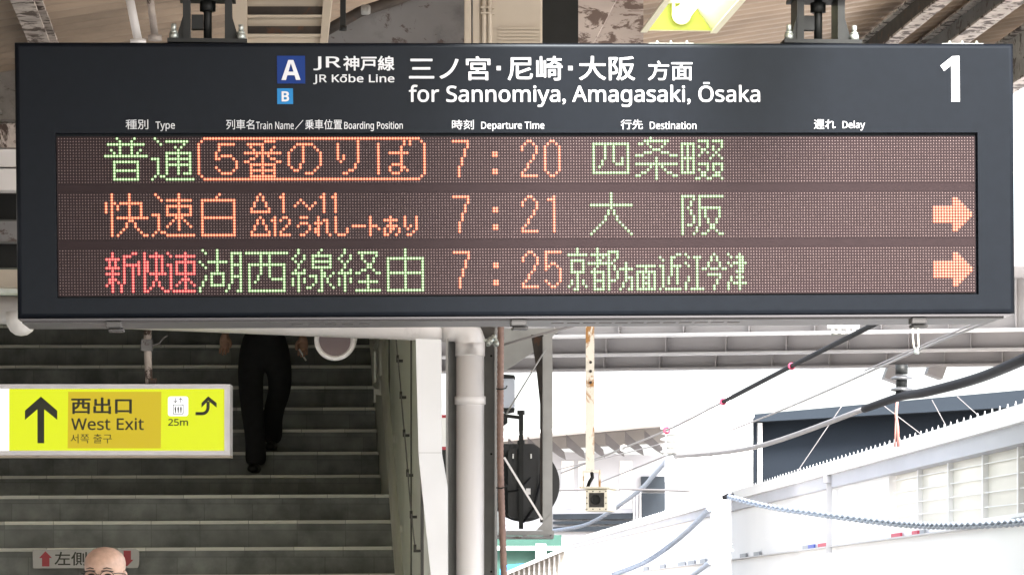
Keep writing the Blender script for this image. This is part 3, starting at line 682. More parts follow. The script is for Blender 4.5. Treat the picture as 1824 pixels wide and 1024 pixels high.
# ================================================================== EXIT SIGN
D = 17.4
o_ = P(410, 815, D)
T = thing('exit_sign', 'yellow backlit west exit sign with black up arrow and silver frame', 'sign', o_)
TY = math.tan(R(2.0))
def ep(off): return lambda u, v, t: P(u, v, D) + Vector((0, -off - t + (u-410)*D/FPX*TY*0, 0))
XL = -230
b = MB()
def strip(pts, t0, t1): b.prism(pts, t0, t1, ep(0))
strip([(XL,684.2),(409.8,684.2),(399.8,692.4),(XL,692.4)], -.16, .012); strip([(XL,802.3),(399.8,802.3),(409.8,810.5),(XL,810.5)], -.16, .012)
strip([(409.9,684.3),(409.9,810.4),(399.9,802.2),(399.9,692.5)], -.16, .013)
b.build('frame', M['sign_frame'], T)
b = MB(); b.prism([(XL,810.7),(410.2,810.7),(410.2,814.3),(XL,814.3)], -.16, -.002, ep(0)); b.build('bottom_trim', M['beige'], T)
b = MB(); b.prism([(16,692.5),(399.8,692.5),(399.8,802.2),(16,802.2)], -.05, 0, ep(0)); yl = b.build('yellow_panel', M['sign_yellow'], T)
b = MB(); b.prism([(XL,692.5),(15.9,692.5),(15.9,802.2),(XL,802.2)], -.05, 0, ep(0)); b.build('white_panel', M['sign_white'], T)
b = MB(); b.prism([(121.5,697.5),(287.5,697.5),(286.5,798),(120.5,798)], 0, .0012, ep(.001)); pa = b.build('ochre_patch', M['sign_patch'], T)
b = MB(); pq = ep(.001)
b.prism([(73,706),(102,731),(102,747.5),(78.8,728.5),(78.8,789),(66.8,789),(66.8,728.5),(44.5,747.5),(44.5,731)], 0, .0015, pq); b.build('up_arrow', M['sign_black'], yl)
WMi2 = WM[T].inverted()
def etext(txt, x0_, x1_, y0_, y1_, par, bold=.0, off=.001): return text_mesh(txt, (x0_, x1_, -y1_, -y0_), lambda u,v,t: WMi2 @ ep(off)(u, -v, t), M['sign_black'], par, 'lettering', bold)
etext('西出口',127,235,707.5,737.2,pa,.022,.0035); etext(sans('West Exit'),127,256.5,744,765.6,pa,.012,.0035); etext('서쪽 출구',125.8,199.5,772.5,789,pa,.0,.0035)
etext(sans('25m'),299.5,335,745.5,758,yl,.02)
b = MB()
def rrect(x0_, x1_, y0_, y1_, r, n=5):
    out = []
    for cx_, cy_, a0 in ((x1_-r,y0_+r,-90),(x1_-r,y1_-r,0),(x0_+r,y1_-r,90),(x0_+r,y0_+r,180)):
        for i in range(n+1): a_ = R(a0+90*i/n); out.append((cx_+r*math.cos(a_), cy_+r*math.sin(a_)))
    return out
b.prism(rrect(299.3,335.2,705.8,740.8,4), 0, .0012, ep(.001)); ic = b.build('lift_symbol', M['sign_icon'], yl)
b = MB(); q = ep(.003)
for r_ in ((308,309.3,720,737.5),(325.7,327,720,737.5),(309.3,325.7,720,721.3),(309.3,325.7,736.2,737.5)): b.prism([(r_[0],r_[2]),(r_[1],r_[2]),(r_[1],r_[3]),(r_[0],r_[3])], 0, .001, q)
for cx_ in (312.6,317.5,322.4):
    b.prism(rrect(cx_-1.1,cx_+1.1,723.5,725.6,.9,3), 0, .001, q); b.prism([(cx_-1.7,726),(cx_+1.7,726),(cx_+1.1,730.5),(cx_+.8,735),(cx_-.8,735),(cx_-1.1,730.5)], 0, .001, q)
for cx_, sg in ((312.5,1),(322,-1)):
    yt = 712.8; m0 = yt - 4.2*sg*-1
    b.prism([(cx_-.6,708.5),(cx_+.6,708.5),(cx_+.6,717),(cx_-.6,717)], 0, .001, q)
    ye = 717.6 if sg > 0 else 707.9
    for sx in (-1, 1): b.prism([(cx_,ye),(cx_+sx*4.2,ye-sg*4.2),(cx_+sx*4.2,ye-sg*2.8+sg*0),(cx_,ye-sg*-1.4)][:4] if False else [(cx_,ye),(cx_+sx*4.2,ye-sg*4.4),(cx_+sx*3.2,ye-sg*4.9),(cx_,ye-sg*1.7)], 0, .001, ep(.003 + .0001*sx))
b.build('lift_drawing', M['sign_black'], ic)
b = MB(); outl = [(348.3,733.5)]
arc = [(360+7.8*math.sin(R(t)), 725.8+7.7*math.cos(R(t))) for t in range(0, 91, 15)]
outer = [(348.3,739.2),(360,739.2)] + [(360+13.4*math.sin(R(t)), 725.8+13.4*math.cos(R(t))) for t in range(15, 91, 15)]
shaft = outer + [(373.6,715)] + [(368,715)] + arc[::-1] + [(348.3,733.5)]
b.prism(shaft, 0, .0015, ep(.001)); b.prism([(371,705.5),(386,717.5),(386,725.5),(371,713.4),(359,725.5),(359,717.5)], .0, .0015, ep(.0027)); b.build('turn_arrow', M['sign_black'], yl)
# hanger of the sign
T = thing('sign_hanger', 'rust-patched hanging post holding the exit sign', 'post', P(264,686,D))
b = MB(); b.tube([P(263,470,D+.08), P(263,620,D+.08), P(265.5,684,D+.08)], .020, 10); b.build('post', M['rusty_white'], T)
b = MB(); b.box(-.028,.028,-.028,.028,-.03,.03, Matrix.Translation(P(262,615,D+.08))); b.build('collar', M['gray_plate'], T)
b = MB(); b.tube([P(270,616,D+.04), P(284,611,D+.04), P(292,601,D+.04), P(298,598,D+.04)], .004, 6); b.tube([P(283,612,D+.04), P(288,617,D+.04)], .003, 6); b.build('tie_wire', M['wire'], T)
b = MB(); b.box(-.02,.02,-.02,.02,0,.03, Matrix.Translation(P(272,684,D+.08))); b.build('foot', M['dark_web'], T)

# ================================================================== COLUMN, PIPES, PILLAR
D = 17.2; k = D/FPX
c0 = P(840, 1200, D)
xl, xr = P(795,0,D).x, P(885.5,0,D).x
T = thing('steel_column', 'grey steel H column standing behind the white downpipe', 'column', (P(840,0,D).x, D, 0))
b = MB(); b.box(xl, xl+.012, D-.13, D+.13, 0, 4.1); b.box(xr-.012, xr, D-.13, D+.13, 0, 4.1); b.build('flange', M['gray_steel'], T)
b = MB(); b.box(xl+.0125, xr-.0125, D+.0, D+.012, 0, 4.1); b.build('web', M['gray_steel'], T)
b = MB()
for z_ in (1.0,1.6,2.2,2.7):
    b.lathe([(.006,-.01),(.006,.0)], Matrix.Translation((xr-.03, D-.002, z_)) @ Matrix.Rotation(R(90),4,'X'), 8)
b.build('rivet', M['black_steel'], T)
T = thing('downpipe', 'white rain downpipe with a bend under the board', 'pipe', (P(838,0,D).x, D-.09, 0))
xp = P(837.5,0,D-.09).x; DP = D-.09; rp_ = 25*DP/FPX
ztop = P(0,575,DP).z
b = MB(); b.tube([(xp,DP,0),(xp,DP,P(0,632,DP).z)], rp_, 28); b.build('vertical_pipe', M['white_pipe'], T)
for (y0_, y1_, ex) in ((706,720,1.12),(611,632,1.06)):
    b = MB(); b.lathe([(rp_*1.0,P(0,y1_,DP).z-.002),(rp_*ex,P(0,y1_,DP).z),(rp_*ex,P(0,y0_,DP).z),(rp_,P(0,y0_,DP).z+.002)], Matrix.Translation((xp,DP,0)), 28); b.build('collar', M['white_pipe'], T)
b = MB(); zc_ = P(0,582,DP).z; el = []
for i in range(9):
    a_ = R(90*i/8); el.append((xp - .085 + .085*math.cos(a_), DP, zc_ - .085 + .085*math.sin(a_)))
b.tube([(xp,DP,P(0,634,DP).z)] + el + [(xp-.14,DP,zc_)], rp_*1.06, 28); b.build('elbow', M['white_pipe'], T)
b = MB(); pe = P(-80,549,DP); b.tube([(xp-.13,DP,zc_), (xp-.25,DP,zc_+.001), pe], rp_, 28); b.build('gutter_pipe', M['white_pipe'], T)
b = MB()
for px in (790, 640, 600): 
    q = P(px, 0, DP); zz = zc_ + (pe.z-zc_)*((q.x-xp)/(pe.x-xp)); b.tube([(q.x-.012,DP,zz),(q.x+.012,DP,zz)], rp_*1.02, 28)
b.build('pipe_joint', M['white_pipe'], T)
# white pillar
D = 16.5
b = MB(); b.prism([(740.5,603),(785.5,604.5),(786.5,806),(797,868),(797.5,1010),(797.5,1700),(768,1700),(767.5,1024),(747.5,830),(745.5,806)], 0, .12, lambda u,v,t: P(u,v,D+(u-740)*.0022)+Vector((0,t,0)))
T = thing('white_pillar', 'smooth white pillar with a flared foot at the end of the stair wall', 'pillar', (P(770,0,D).x, D, 0)); b.build('shaft', mat('pillar_paint', (.58,.58,.575), .55, var=.05, scale=3, grime=.2), T)
b = MB(); b.prism([(746,805.4),(786,805.4),(786,806.4),(746,806.4)], -.0006, 0, lambda u,v,t: P(u,v,D+(u-740)*.0022)+Vector((0,t,0))); b.build('panel_joint', M['gray_steel'], T)
# red and white notice behind the pillar
D = 18.6
T = thing('wall_notice', 'narrow white notice with red edges half hidden behind the pillar', 'sign', P(792,800,D))
b = MB(); b.prism([(781,744),(801,744),(801,795),(781,795)], 0, .01, lambda u,v,t: P(u,v,D)+Vector((0,t,0))); b.build('panel', M['white_paint'], T)
for y_ in ((738.5,743.8),(795.2,800.5)):
    b = MB(); b.prism([(781,y_[0]),(801,y_[0]),(801,y_[1]),(781,y_[1])], 0, .01, lambda u,v,t: P(u,v,D)+Vector((0,t,0))); b.build('red_edge', M['red'], T)
text_mesh('火災', (785, 797, -774, -758), lambda u,v,t: WM[T].inverted() @ (P(u,-v,D)+Vector((0,-.001-t,0))), M['sign_black'], T, 'lettering', 0., .001) if False else None
b = MB(); b.box(P(780,0,18.9).x, P(803,0,18.9).x, 18.9, 19.0, 0, P(0,800,18.9).z); solo(b, 'steel_cabinet', M['black_steel'], 'dark cabinet seen in the gap between pillar and column', 'cabinet')
# conduit
b = MB(); pts = []; D = 16.95
n = 150
for i in range(n+1):
    t = i/n; y_ = 470 + t*640; x_ = 893 - 2*math.sin(t*3) + max(0, t-.55)*18
    pts.append(P(x_, y_, D))
rad = [.0185 if i % 2 else .0165 for i in range(n+1)]
b.tube(pts, rad, 10)
T = thing('conduit', 'brown ribbed cable conduit running down beside the column', 'pipe', (pts[-1].x, D, 0)); b.build('hose', M['conduit'], T)
b = MB()
for y_ in (692, 868): b.tube([P(884,y_,D-.02), P(893,y_+1,D-.025), P(901,y_-1,D-.02), P(903,y_-5,D-.01)], .0035, 6)
b.build('cable_tie', M['black_steel'], T)
# clamp on column top
b = MB(); 
for (x_, y_, r_) in ((874,607,.018),(880,600,.013),(884,612,.014),(870,612,.012)): b.lathe([(r_*.6,-.02),(r_,-.01),(r_,.012),(r_*.5,.02)], Matrix.Translation(P(x_,y_,16.9)) @ Matrix.Rotation(R(70),4,'X'), 10)
b.box(-.05,.02,-.01,.01,-.006,.006, Matrix.Translation(P(880,606,16.92)))
solo(b, 'pipe_clamp', M['zinc'], 'galvanised clamp bolted at the head of the column', 'clamp')
# round speaker and lamp under the gutter
D = 17.5; c = P(597,605,D); r_ = 37*D/FPX
T = thing('loudspeaker', 'round white-rimmed loudspeaker with grey face under the gutter pipe', 'loudspeaker', c)
fm = Matrix.Translation(c) @ Matrix.Rotation(R(90),4,'X') @ Matrix.Rotation(R(6),4,'X')
b = MB(fm); b.lathe([(r_*.76,.028),(r_*.80,.048),(r_*.86,.056),(r_*.97,.05),(r_,.035),(r_,-.1),(r_*.8,-.16)], None, 36, cap=False); b.build('rim', M['white_paint'], T)
b = MB(fm); b.lathe([(.001,.024),(r_*.4,.026),(r_*.76,.0275)], None, 36, cap=False); b.build('face', mat('speaker_face', (.21,.17,.175), .7, var=.05), T)
b = MB(); b.tube([c+Vector((.1,.03,.0)), c+Vector((.12,.03,.12))], .012, 8); b.build('bracket', M['white_paint'], T)
D = 16.6; c = P(38,570,D)
b = MB(Matrix.Translation(c)); b.lathe([(.002,-.078),(.03,-.073),(.055,-.055),(.072,-.025),(.075,.0),(.075,.04)], None, 28)
solo(b, 'ceiling_fitting', M['white_paint'], 'round white fitting peeping out under the left end of the board', 'fitting')

# ================================================================== SIGNAL CAGE + SIGNAL
D = 17.6; k = D/FPX
T = thing('signal_cage', 'grey angle-steel cage hung beside the column around the round signal', 'frame', P(935,972,D))
def bar(b, p, q, w_, t_=None):                       # flat bar between points
    p, q = Vector(p), Vector(q); d_ = (q-p); L_ = d_.length; z_ = d_.normalized(); x_ = Vector((0,1,0)).cross(z_).normalized(); y_ = z_.cross(x_)
    m_ = Matrix((x_,y_,z_)).transposed().to_4x4(); m_.translation = p; t_ = t_ or w_
    b.box(-w_/2, w_/2, -t_/2, t_/2, 0, L_, m_)
b = MB(); bar(b, P(976,595,D), P(976,955,D), 16*k, .012); bar(b, P(968,600,D+.02), P(968,950,D+.02), .008, .05); b.build('outer_post', M['gray_steel'], T)
b = MB(); b.prism([(946,596),(976,596),(972,640),(969,930),(962,930),(962,720),(955,655)], 0, .012, lambda u,v,t: P(u,v,D+.06)+Vector((0,t,0))); b.build('inner_post', M['dark_web'], T)
b = MB(); bar(b, P(888,949,D), P(987,949,D), 9*k, .03); b.build('front_rail', M['gray_steel'], T)
b = MB()
for i in range(14):
    yy = D + .0 - .3 + i*.05
    b.box(P(886,0,D).x, P(985,0,D).x, yy, yy+.022, P(0,955,D).z-.012, P(0,955,D).z)
for xx in (888, 935, 983): b.box(P(xx,0,D).x-.008, P(xx,0,D).x+.008, D-.3, D+.4, P(0,955,D).z+.0005, P(0,955,D).z+.008)
b.build('floor_grating', M['gray_plate'], T)
b = MB(); b.prism([(955,944),(984,944),(984,912)], 0, .008, lambda u,v,t: P(u,v,D-.012)+Vector((0,t,0))); b.build('corner_gusset', M['gray_steel'], T)
b = MB(); bar(b, P(898,814,D-.03), P(966,925,D-.03), .011, .006); b.build('brace', M['white_pipe'], T)
b = MB(); b.tube([P(901,738,D-.03), P(972,622,D-.03)], .0045, 6); b.build('tie_rod', M['gray_steel'], T)
b = MB(); b.tube([P(884,618,D), P(930,604,D), P(1030,578,D)], .007, 6); b.build('roof_stay', M['wire'], T)
b = MB(); b.prism([(884,585),(1000,585),(960,620),(900,660),(884,664)], 0, .02, lambda u,v,t: P(u,v,D+.3)+Vector((0,t,0))); b.build('top_gusset', M['gray_steel'], T)
D = 18.0; k = D/FPX; c = P(932,860,D)
T = thing('railway_signal', 'black railway signal with round backing board seen from behind', 'signal', P(932,935,D))
pts = []
for t in range(-62, 243, 8): pts.append((932 + 65*math.cos(R(t)), 862 + 67*math.sin(R(t))))
pts2 = [p_ for p_ in pts if p_[1] > 812] 
out_ = [(996*0+932+65*math.cos(R(a_)), 862+67*math.sin(R(a_))) for a_ in range(-42, 223, 6)]
out_ = out_ + [(884,800),(892,790),(950,790),(966,800)]
b = MB(); b.prism(out_, 0, .035, lambda u,v,t: P(u,v,D)+Vector((0,t,0))); b.build('backing_board', M['signal'], T)
b = MB(); b.prism(rrect(905,958,800,922,8), 0, .13, lambda u,v,t: P(u,v,D)+Vector((0,-.001-t,0))); hs = b.build('lamp_case', M['signal'], T)
b = MB(); b.box(P(928,0,D).x-.012, P(928,0,D).x+.012, D-.17, D-.135, P(0,942,D).z, P(0,733,D).z); b.build('mounting_pole', M['black_steel'], T)
b = MB(); bar(b, P(884,738,D-.15), P(930,744,D-.15), .018, .018); b.lathe([(.02,-.01),(.02,.012)], Matrix.Translation(P(928,735,D-.15)), 10); b.lathe([(.02,-.01),(.02,.012)], Matrix.Translation(P(928,788,D-.15)), 10); b.build('support_arm', M['black_steel'], T)
b = MB(); b.tube([P(965,815,D-.14), P(962,860,D-.15), P(950,905,D-.15), P(932,930,D-.15)], .007, 6); b.tube([P(905,875,D-.15), P(925,872,D-.16), P(945,850,D-.15)], .005, 6); b.build('signal_cable', M['cable'], T)
b = MB()
for (x_, y_) in ((914,812),(946,812)): b.box(-.004,.004,-.012,0,-.012,.012, Matrix.Translation(P(x_,y_,D-.132)))
for i in range(2): b.box(-.012,.012,-.003,0,-.008,.008, Matrix.Translation(P(941,872+i*5.5,D-.1325)))
b.build('label_tag', M['white_pipe'], hs)
# grey box lamp behind the conduit
T = thing('signal_lamp_box', 'small blue-grey box on a dark arm beside the conduit', 'box', P(908,728,18.4))
b = MB(); b.prism(rrect(893,917,674,726,4), 0, .12, lambda u,v,t: P(u,v,18.4)+Vector((0,t,0))); b.build('case', M['grey_box'], T)
b = MB(); b.prism([(890,666),(916,668),(918,673.5),(890,673.5)], -.02, .14, lambda u,v,t: P(u,v,18.4)+Vector((0,t,0))); b.build('hood', M['black_steel'], T)
b = MB(); b.prism([(893,726.5),(917,726.5),(916,733),(900,736)], 0, .12, lambda u,v,t: P(u,v,18.4)+Vector((0,t,0))); b.build('bottom_cap', M['black_steel'], T)
b = MB(); b.prism([(893,733),(904,738),(904,752),(893,760)], .02, .1, lambda u,v,t: P(u,v,18.4)+Vector((0,t,0))); b.build('support_bracket', M['black_steel'], T)

# ================================================================== HANGING CAMERA
D = 16.0; k = D/FPX
T = thing('camera_pole', 'rust-streaked white pole hanging from the canopy with a camera at its foot', 'pole', P(1052,838,D))
b = MB(); m_ = Matrix.Translation(P(1051,0,D) - Vector((0,0,P(0,0,D).z))); 
b.box(-7.5*k, 7.5*k, -.012, .012, P(0,836,D).z, P(0,480,D).z, m_); b.box(-7.5*k, -6*k, .0125, .035, P(0,836,D).z, P(0,480,D).z, m_); b.box(6*k, 7.5*k, .0125, .035, P(0,836,D).z, P(0,480,D).z, m_); b.build('post', M['rusty_pole'], T)
b = MB()
for y_ in (645,661,681): b.lathe([(.007,-.004),(.007,.004)], Matrix.Translation(P(1052,y_,D-.014)) @ Matrix.Rotation(R(90),4,'X'), 10)
b.build('bolt', M['dark_web'], T)
T = thing('camera_housing', 'cream weatherproof camera box facing the platform below the rusty pole', 'camera', P(1063,912,D))
b = MB(); 
for (xa, xb, ya, yb) in ((1038,1070,837,841),(1038,1041.5,841.2,866),(1066.5,1070,841.2,866),(1032,1078,866.2,869)):
    b.prism([(xa,ya),(xb,ya),(xb,yb),(xa,yb)], 0, .06, lambda u,v,t: P(u,v,D)+Vector((0,t,0)))
b.build('yoke', M['rusty_pole'], T)
b = MB(); b.tube([P(1054,840,D+.01), P(1055,850,D-.01), P(1050,858,D-.01), P(1047,867,D+.02)], .009, 8); b.build('lead', M['black_steel'], T)
mm = Matrix.Translation(P(1063,890,D)) @ Matrix.Rotation(R(-9),4,'Z')
hw_, hh_ = 20.5*k, 20*k
b = MB(mm); b.box(-hw_, hw_, 0, .3, -hh_, hh_, bev=.006); b.box(-hw_-.018, hw_+.01, -.03, .32, hh_+.0005, hh_+.008); b.build('case', M['cam_body'], T)
b = MB(mm)
for (xa,xb,za,zb) in ((-hw_*.97,-hw_*.68,-hh_*.97,hh_*.9),(hw_*.68,hw_*.97,-hh_*.97,hh_*.9),(-hw_*.679,hw_*.679,-hh_*.97,-hh_*.66),(-hw_*.679,hw_*.679,hh_*.64,hh_*.9)): b.box(xa,xb,-.012,-.0005,za,zb)
b.build('bezel', M['cam_body'], T)
b = MB(mm)
for sx in (-.83,-.3,.3,.83):
    for sz in (-.82,.77): b.lathe([(.003,0),(.003,.003)], Matrix.Translation((hw_*sx,-.0125,hh_*sz)) @ Matrix.Rotation(R(90),4,'X'), 8)
for sz in (-.3,.2): 
    for sx in (-.83,.83): b.lathe([(.003,0),(.003,.003)], Matrix.Translation((hw_*sx,-.0125,hh_*sz)) @ Matrix.Rotation(R(90),4,'X'), 8)
b.build('screw', M['dark_web'], T)
b = MB(mm); b.box(-hw_*.675,hw_*.675,-.004,-.0006,-hh_*.655,hh_*.635); wn = b.build('window', M['lens'], T)
b = MB(mm); b.lathe([(.024,0),(.024,.006),(.018,.006),(.016,.001)], Matrix.Translation((-.004,-.0045,.002)) @ Matrix.Rotation(R(90),4,'X'), 20); b.build('lens', M['black_steel'], wn)

# ================================================================== OVERBRIDGE
T = thing('overbridge', 'grey steel girder bridge crossing the tracks behind the cables', 'bridge', P(1400,663,50))
yaw = R(-13)
for (yb, D0, yt) in ((598.6+3,43.5,520),(632+3,47.2,600),(661,50.5,628)):
    c = P(912, yb+1.5, D0); m_ = Matrix.Translation(c) @ Matrix.Rotation(yaw,4,'Z')
    h_ = 1.0
    b = MB(m_); b.box(-14, 22, 0, .02, .03, h_)
    st_ = .84
    for i in range(43): xx = -14 + i*st_ + (D0*37 % 1)*.6; b.box(xx, xx+.014, -.13, -.0005, .03, h_)
    gd = b.build('girder', M['girder'], T)
    b = MB(m_); b.box(-14, 22, -.16, .16, 0, .0295); b.build('bottom_flange', M['girder_lip'] if yb < 650 else M['girder'], gd)
b = MB(Matrix.Translation(P(912,520,43.5)) @ Matrix.Rotation(yaw,4,'Z')); b.box(-14, 22, -1.8, 9, 0.05, .4); b.build('deck', M['girder'], T)  # deck front pushed forward to shade the first girder
for (x_, y_) in ((1592,663),(1668,655)):
    b = MB(); q = P(x_, y_, 49.5); b.box(-.12,.12,-.2,.2,-.14,.2, Matrix.Translation(q) @ Matrix.Rotation(R(20),4,'Y')); b.build('bearing_block', M['girder'], T)

# ================================================================== CABLES
def cable(name, pts, r, m, lab, grp='overhead cables', n=8, sub=8):
    q = [P(*p_) for p_ in pts]; out = []
    for i in range(len(q)-1):                        # Catmull-Rom
        p0_, p1_, p2_, p3_ = q[max(0,i-1)], q[i], q[i+1], q[min(len(q)-1,i+2)]
        for t in range(sub):
            s_ = t/sub; out.append(.5*((2*p1_) + (p2_-p0_)*s_ + (2*p0_-5*p1_+4*p2_-p3_)*s_*s_ + (3*p1_-p0_-3*p2_+p3_)*s_**3))
    out.append(q[-1])
    rr_ = [r[0] + (r[1]-r[0])*i/(len(out)-1) for i in range(len(out))] if isinstance(r, tuple) else r
    b = MB(); b.tube(out, rr_, n); return tag(b.build(name, M[m]), lab, 'cable', grp), out
cable('overhead_cable', [(1640,535,22),(1560,576,24),(1400,657,29),(1285,717,33)], .021, 'cable', 'dark sheathed cable with red rings slanting under the bridge')
cable('overhead_cable', [(1285,717,33.02),(1190,765,38),(1110,798,43),(1000,842,52)], .013, 'wire', 'pale bare cable going on from the lower red ring to the shed')
cable('overhead_cable', [(1790,562,22),(1630,626,26),(1400,727,34),(1200,806,44),(1070,858,55)], (.010,.010), 'wire', 'thin bright wire crossing in front of the girders and dark building')
cable('overhead_cable', [(1775,560,22),(1632,620,26.2),(1540,660,28.5)], .007, 'wire', 'second thin wire beside the bright one near the stirrup')
cable('overhead_cable', [(1900,605,23),(1824,640,24),(1740,674,26),(1650,698,28),(1605,706,29.5),(1540,728,31)], (.047,.036), 'cable', 'thick black insulated cable at the right below the bridge')
cable('overhead_cable', [(1540,728,31.02),(1345,796,36.5),(1200,813,40.8)], (.026,.028), 'wire', 'bare continuation of the thick black cable towards the white mast')
cable('overhead_cable', [(1192,815,40.8),(1165,845,43),(1140,872,45),(1085,912,50),(1040,935,52),(985,945,54)], .03, 'cable_gray', 'grey feeder cable drooping from the mast insulator behind the camera box')
cable('overhead_cable', [(1264,905,40.95),(1235,935,43),(1200,966,46),(1150,1000,46),(1090,1024,46)], .035, 'cable_gray', 'blue-grey cable sagging down left from the mast foot')
cable('overhead_cable', [(1265,1000,40.95),(1250,1012,42),(1225,1030,46)], .03, 'cable_gray', 'short grey cable below the mast foot')
cable('overhead_cable', [(985,838,40),(1050,822,38),(1180,790,36)], .006, 'wire', 'fine wire level with the shed eave')
cable('overhead_cable', [(985,873,42),(1100,871,40),(1230,874,38)], .012, 'wire', 'white level wire passing behind the camera box')
for i, (p_, q_) in enumerate((((1500,722),(1405,862)),((1562,693+20),(1650,780)),((1705,706),(1745,742)),((1660,712),(1685,758)))):
    cable('stay_wire', [(p_[0],p_[1],55),((p_[0]+q_[0])/2,(p_[1]+q_[1])/2,55),(q_[0],q_[1],55)], .0075, 'wire', ['long slanting stay wire before the left half of the dark building','stay wire right of the pink rod before the dark building','rightmost stay wire before the dark building','faint stay wire left of the rightmost one before the dark building'][i], 'stay wires before the dark building')
# rings
for i, (x_, y_, D) in enumerate(((1410,652,28.6),(1288,715,32.8),(1188,766,38.1),(1111,798,43))):
    b = MB(); c = P(x_, y_, D); r_ = 4.8*D/FPX; 
    b.tube([c + Vector((r_*math.cos(t), .004*math.sin(t), r_*math.sin(t))) for t in [j*2*math.pi/18 for j in range(18)]], r_*.42, 8, closed=True)
    solo(b, 'cable_ring', M['redring'] if i < 3 else M['porcelain'], ['upper red ring on the dark cable below the girders','lower red ring where the dark sheath ends','pink ring on the pale cable by the white mast','pale ring on the cable above the camera box'][i], 'ring', 'rings on the slanting cable')
# stirrup
T = thing('wire_stirrup', 'cream U-shaped stirrup holding the thin wire under the right latch', 'stirrup', P(1632,628,25.8))
b = MB(); b.tube([P(1625.5,560,25.8), P(1626,600,25.8), P(1627.5,617,25.8), P(1632.5,624,25.8), P(1636.5,617,25.8), P(1635.5,600,25.8), P(1635,560,25.8)], .006, 8); b.build('loop', M['cam_body'], T)
b = MB(); b.lathe([(.016,-.02),(.02,-.012),(.02,.01),(.012,.02)], Matrix.Translation(P(1633,626,25.8)), 12); b.build('clamp', M['zinc'], T)
# cable trolley clamp
T = thing('cable_clamp', 'white lamp-like bar clamped to the dark cable under the board', 'clamp', P(1503,590,25.6))
b = MB(); q = P(1502,582,25.6); b.tube([q-Vector((.12,0,0)), q+Vector((.12,0,0))], .018, 12); b.build('bar', M['white_paint'], T)
b = MB(); 
for dx in (-.08,-.03,.03,.08): b.box(dx-.012, dx+.012, -.02, .02, -.05, -.019, Matrix.Translation(q))
b.tube([q+Vector((-.09,0,-.055)), q+Vector((.09,0,-.045))], .014, 8); b.build('jaws', M['gray_steel'], T)
# insulator in the thick cable
T = thing('insulator', 'two-disc grey insulator hanging from the bridge above the thick cable', 'insulator', P(1605,712,29.6))
D = 29.6; k = D/FPX
m_ = Matrix.Translation(P(1606,710,D)); M['grey_porcelain'] = mat('grey_porcelain', (.06,.062,.065), .3, var=.05)
b = MB(m_); b.lathe([(.03,.0),(.05,.02),(.055,.05),(.05,.07)], None, 14); b.lathe([(.05,.0+20*k),(.05,38*k)], None, 14); b.lathe([(.055,.215),(.055,.3)], None, 14); b.build('cap', M['black_steel'], T)
for zz in (13, 33):
    b = MB(m_); b.lathe([(.04,zz*k),(.09,(zz+1)*k),(19*k,(zz+2)*k),(20*k,(zz+4)*k),(15*k,(zz+6)*k),(.04,(zz+9)*k)], None, 28); b.build('disc', M['grey_porcelain'], T)
b = MB(); b.tube([P(1598,714,30), P(1596,740,30), P(1599,760,30), P(1600,795,30)], .014, 6); b.tube([P(1596,740,30), P(1594,795,30)], .008, 6); solo(b, 'drop_wire', mat('pink_wire', (.45,.2,.17), .6), 'reddish drop wire hanging below the insulator', 'wire')
# twisted chain-like cable
q = [P(1296,884,30), P(1370,902,28), P(1480,918,25.5), P(1600,932,23), P(1700,936,21.5), P(1824,929,20), P(1900,918,19.3)]
out = []
for i in range(len(q)-1):
    p0_, p1_, p2_, p3_ = q[max(0,i-1)], q[i], q[i+1], q[min(len(q)-1,i+2)]
    for t in range(60):
        s_ = t/60; out.append(.5*((2*p1_) + (p2_-p0_)*s_ + (2*p0_-5*p1_+4*p2_-p3_)*s_*s_ + (3*p1_-p0_-3*p2_+p3_)*s_**3))
T = thing('twisted_cable', 'blue-grey twisted cable sagging across the long white wall', 'cable', q[0])
for ph in (0, math.pi):
    b = MB(); b.tube([p_ + Vector((.0, .014*math.sin(i*.62+ph), .014*math.cos(i*.62+ph))) for i, p_ in enumerate(out)], .0125, 6); b.build('strand', M['cable_gray'], T)
b = MB(); b.lathe([(.015,-.05),(.03,0),(.02,.06)], Matrix.Translation(q[0]) @ Matrix.Rotation(R(80),4,'Y'), 12); b.build('end_clamp', M['cable'], T)

# ================================================================== WHITE MAST
D = 41; k = D/FPX
T = thing('catenary_mast', 'overexposed white steel mast carrying insulators beyond the tracks', 'mast', (P(1285,0,D).x, D, -1.1))
b = MB(); b.box(P(1267,0,D).x, P(1302,0,D).x, D, D+.28, -1.1, P(0,700,D).z, bev=.01); b.build('shaft', M['white_wall'], T)
b = MB(); b.box(P(1264,0,D).x, P(1306,0,D).x, D-.03, D+.31, P(0,981,D).z, P(0,977,D).z); b.box(P(1266,0,D).x, P(1304,0,D).x, D-.02, D+.3, P(0,969,D).z, P(0,967,D).z); b.build('band', M['girder_lip'], T)
b = MB(); b.box(P(1196,0,D).x, P(1330,0,D).x, D-.1, D-.002, P(0,742,D).z, P(0,730,D).z); bar(b, P(1275,870,D-.05), P(1215,760,D-.05), .09, .06); b.build('bracket_arm', M['white_wall'], T)
for y_ in (770, 781, 792, 803):
    b = MB(); b.lathe([(.05,-.035),(.13,-.02),(.135,0),(.06,.03),(.05,.045)], Matrix.Translation(P(1196,y_,D-.2)), 20); b.build('insulator_disc', M['porcelain'], T)
b = MB(); b.tube([P(1196,740,D-.2), P(1196,816,D-.2)], .04, 10); b.build('insulator_rod', M['gray_steel'], T)
b = MB(); b.lathe([(.04,-.3),(.2,-.25),(.28,-.05),(.28,.25),(.18,.3)], Matrix.Translation(P(1225,850,D-.1)), 24); b.build('transformer', M['white_wall'], T)
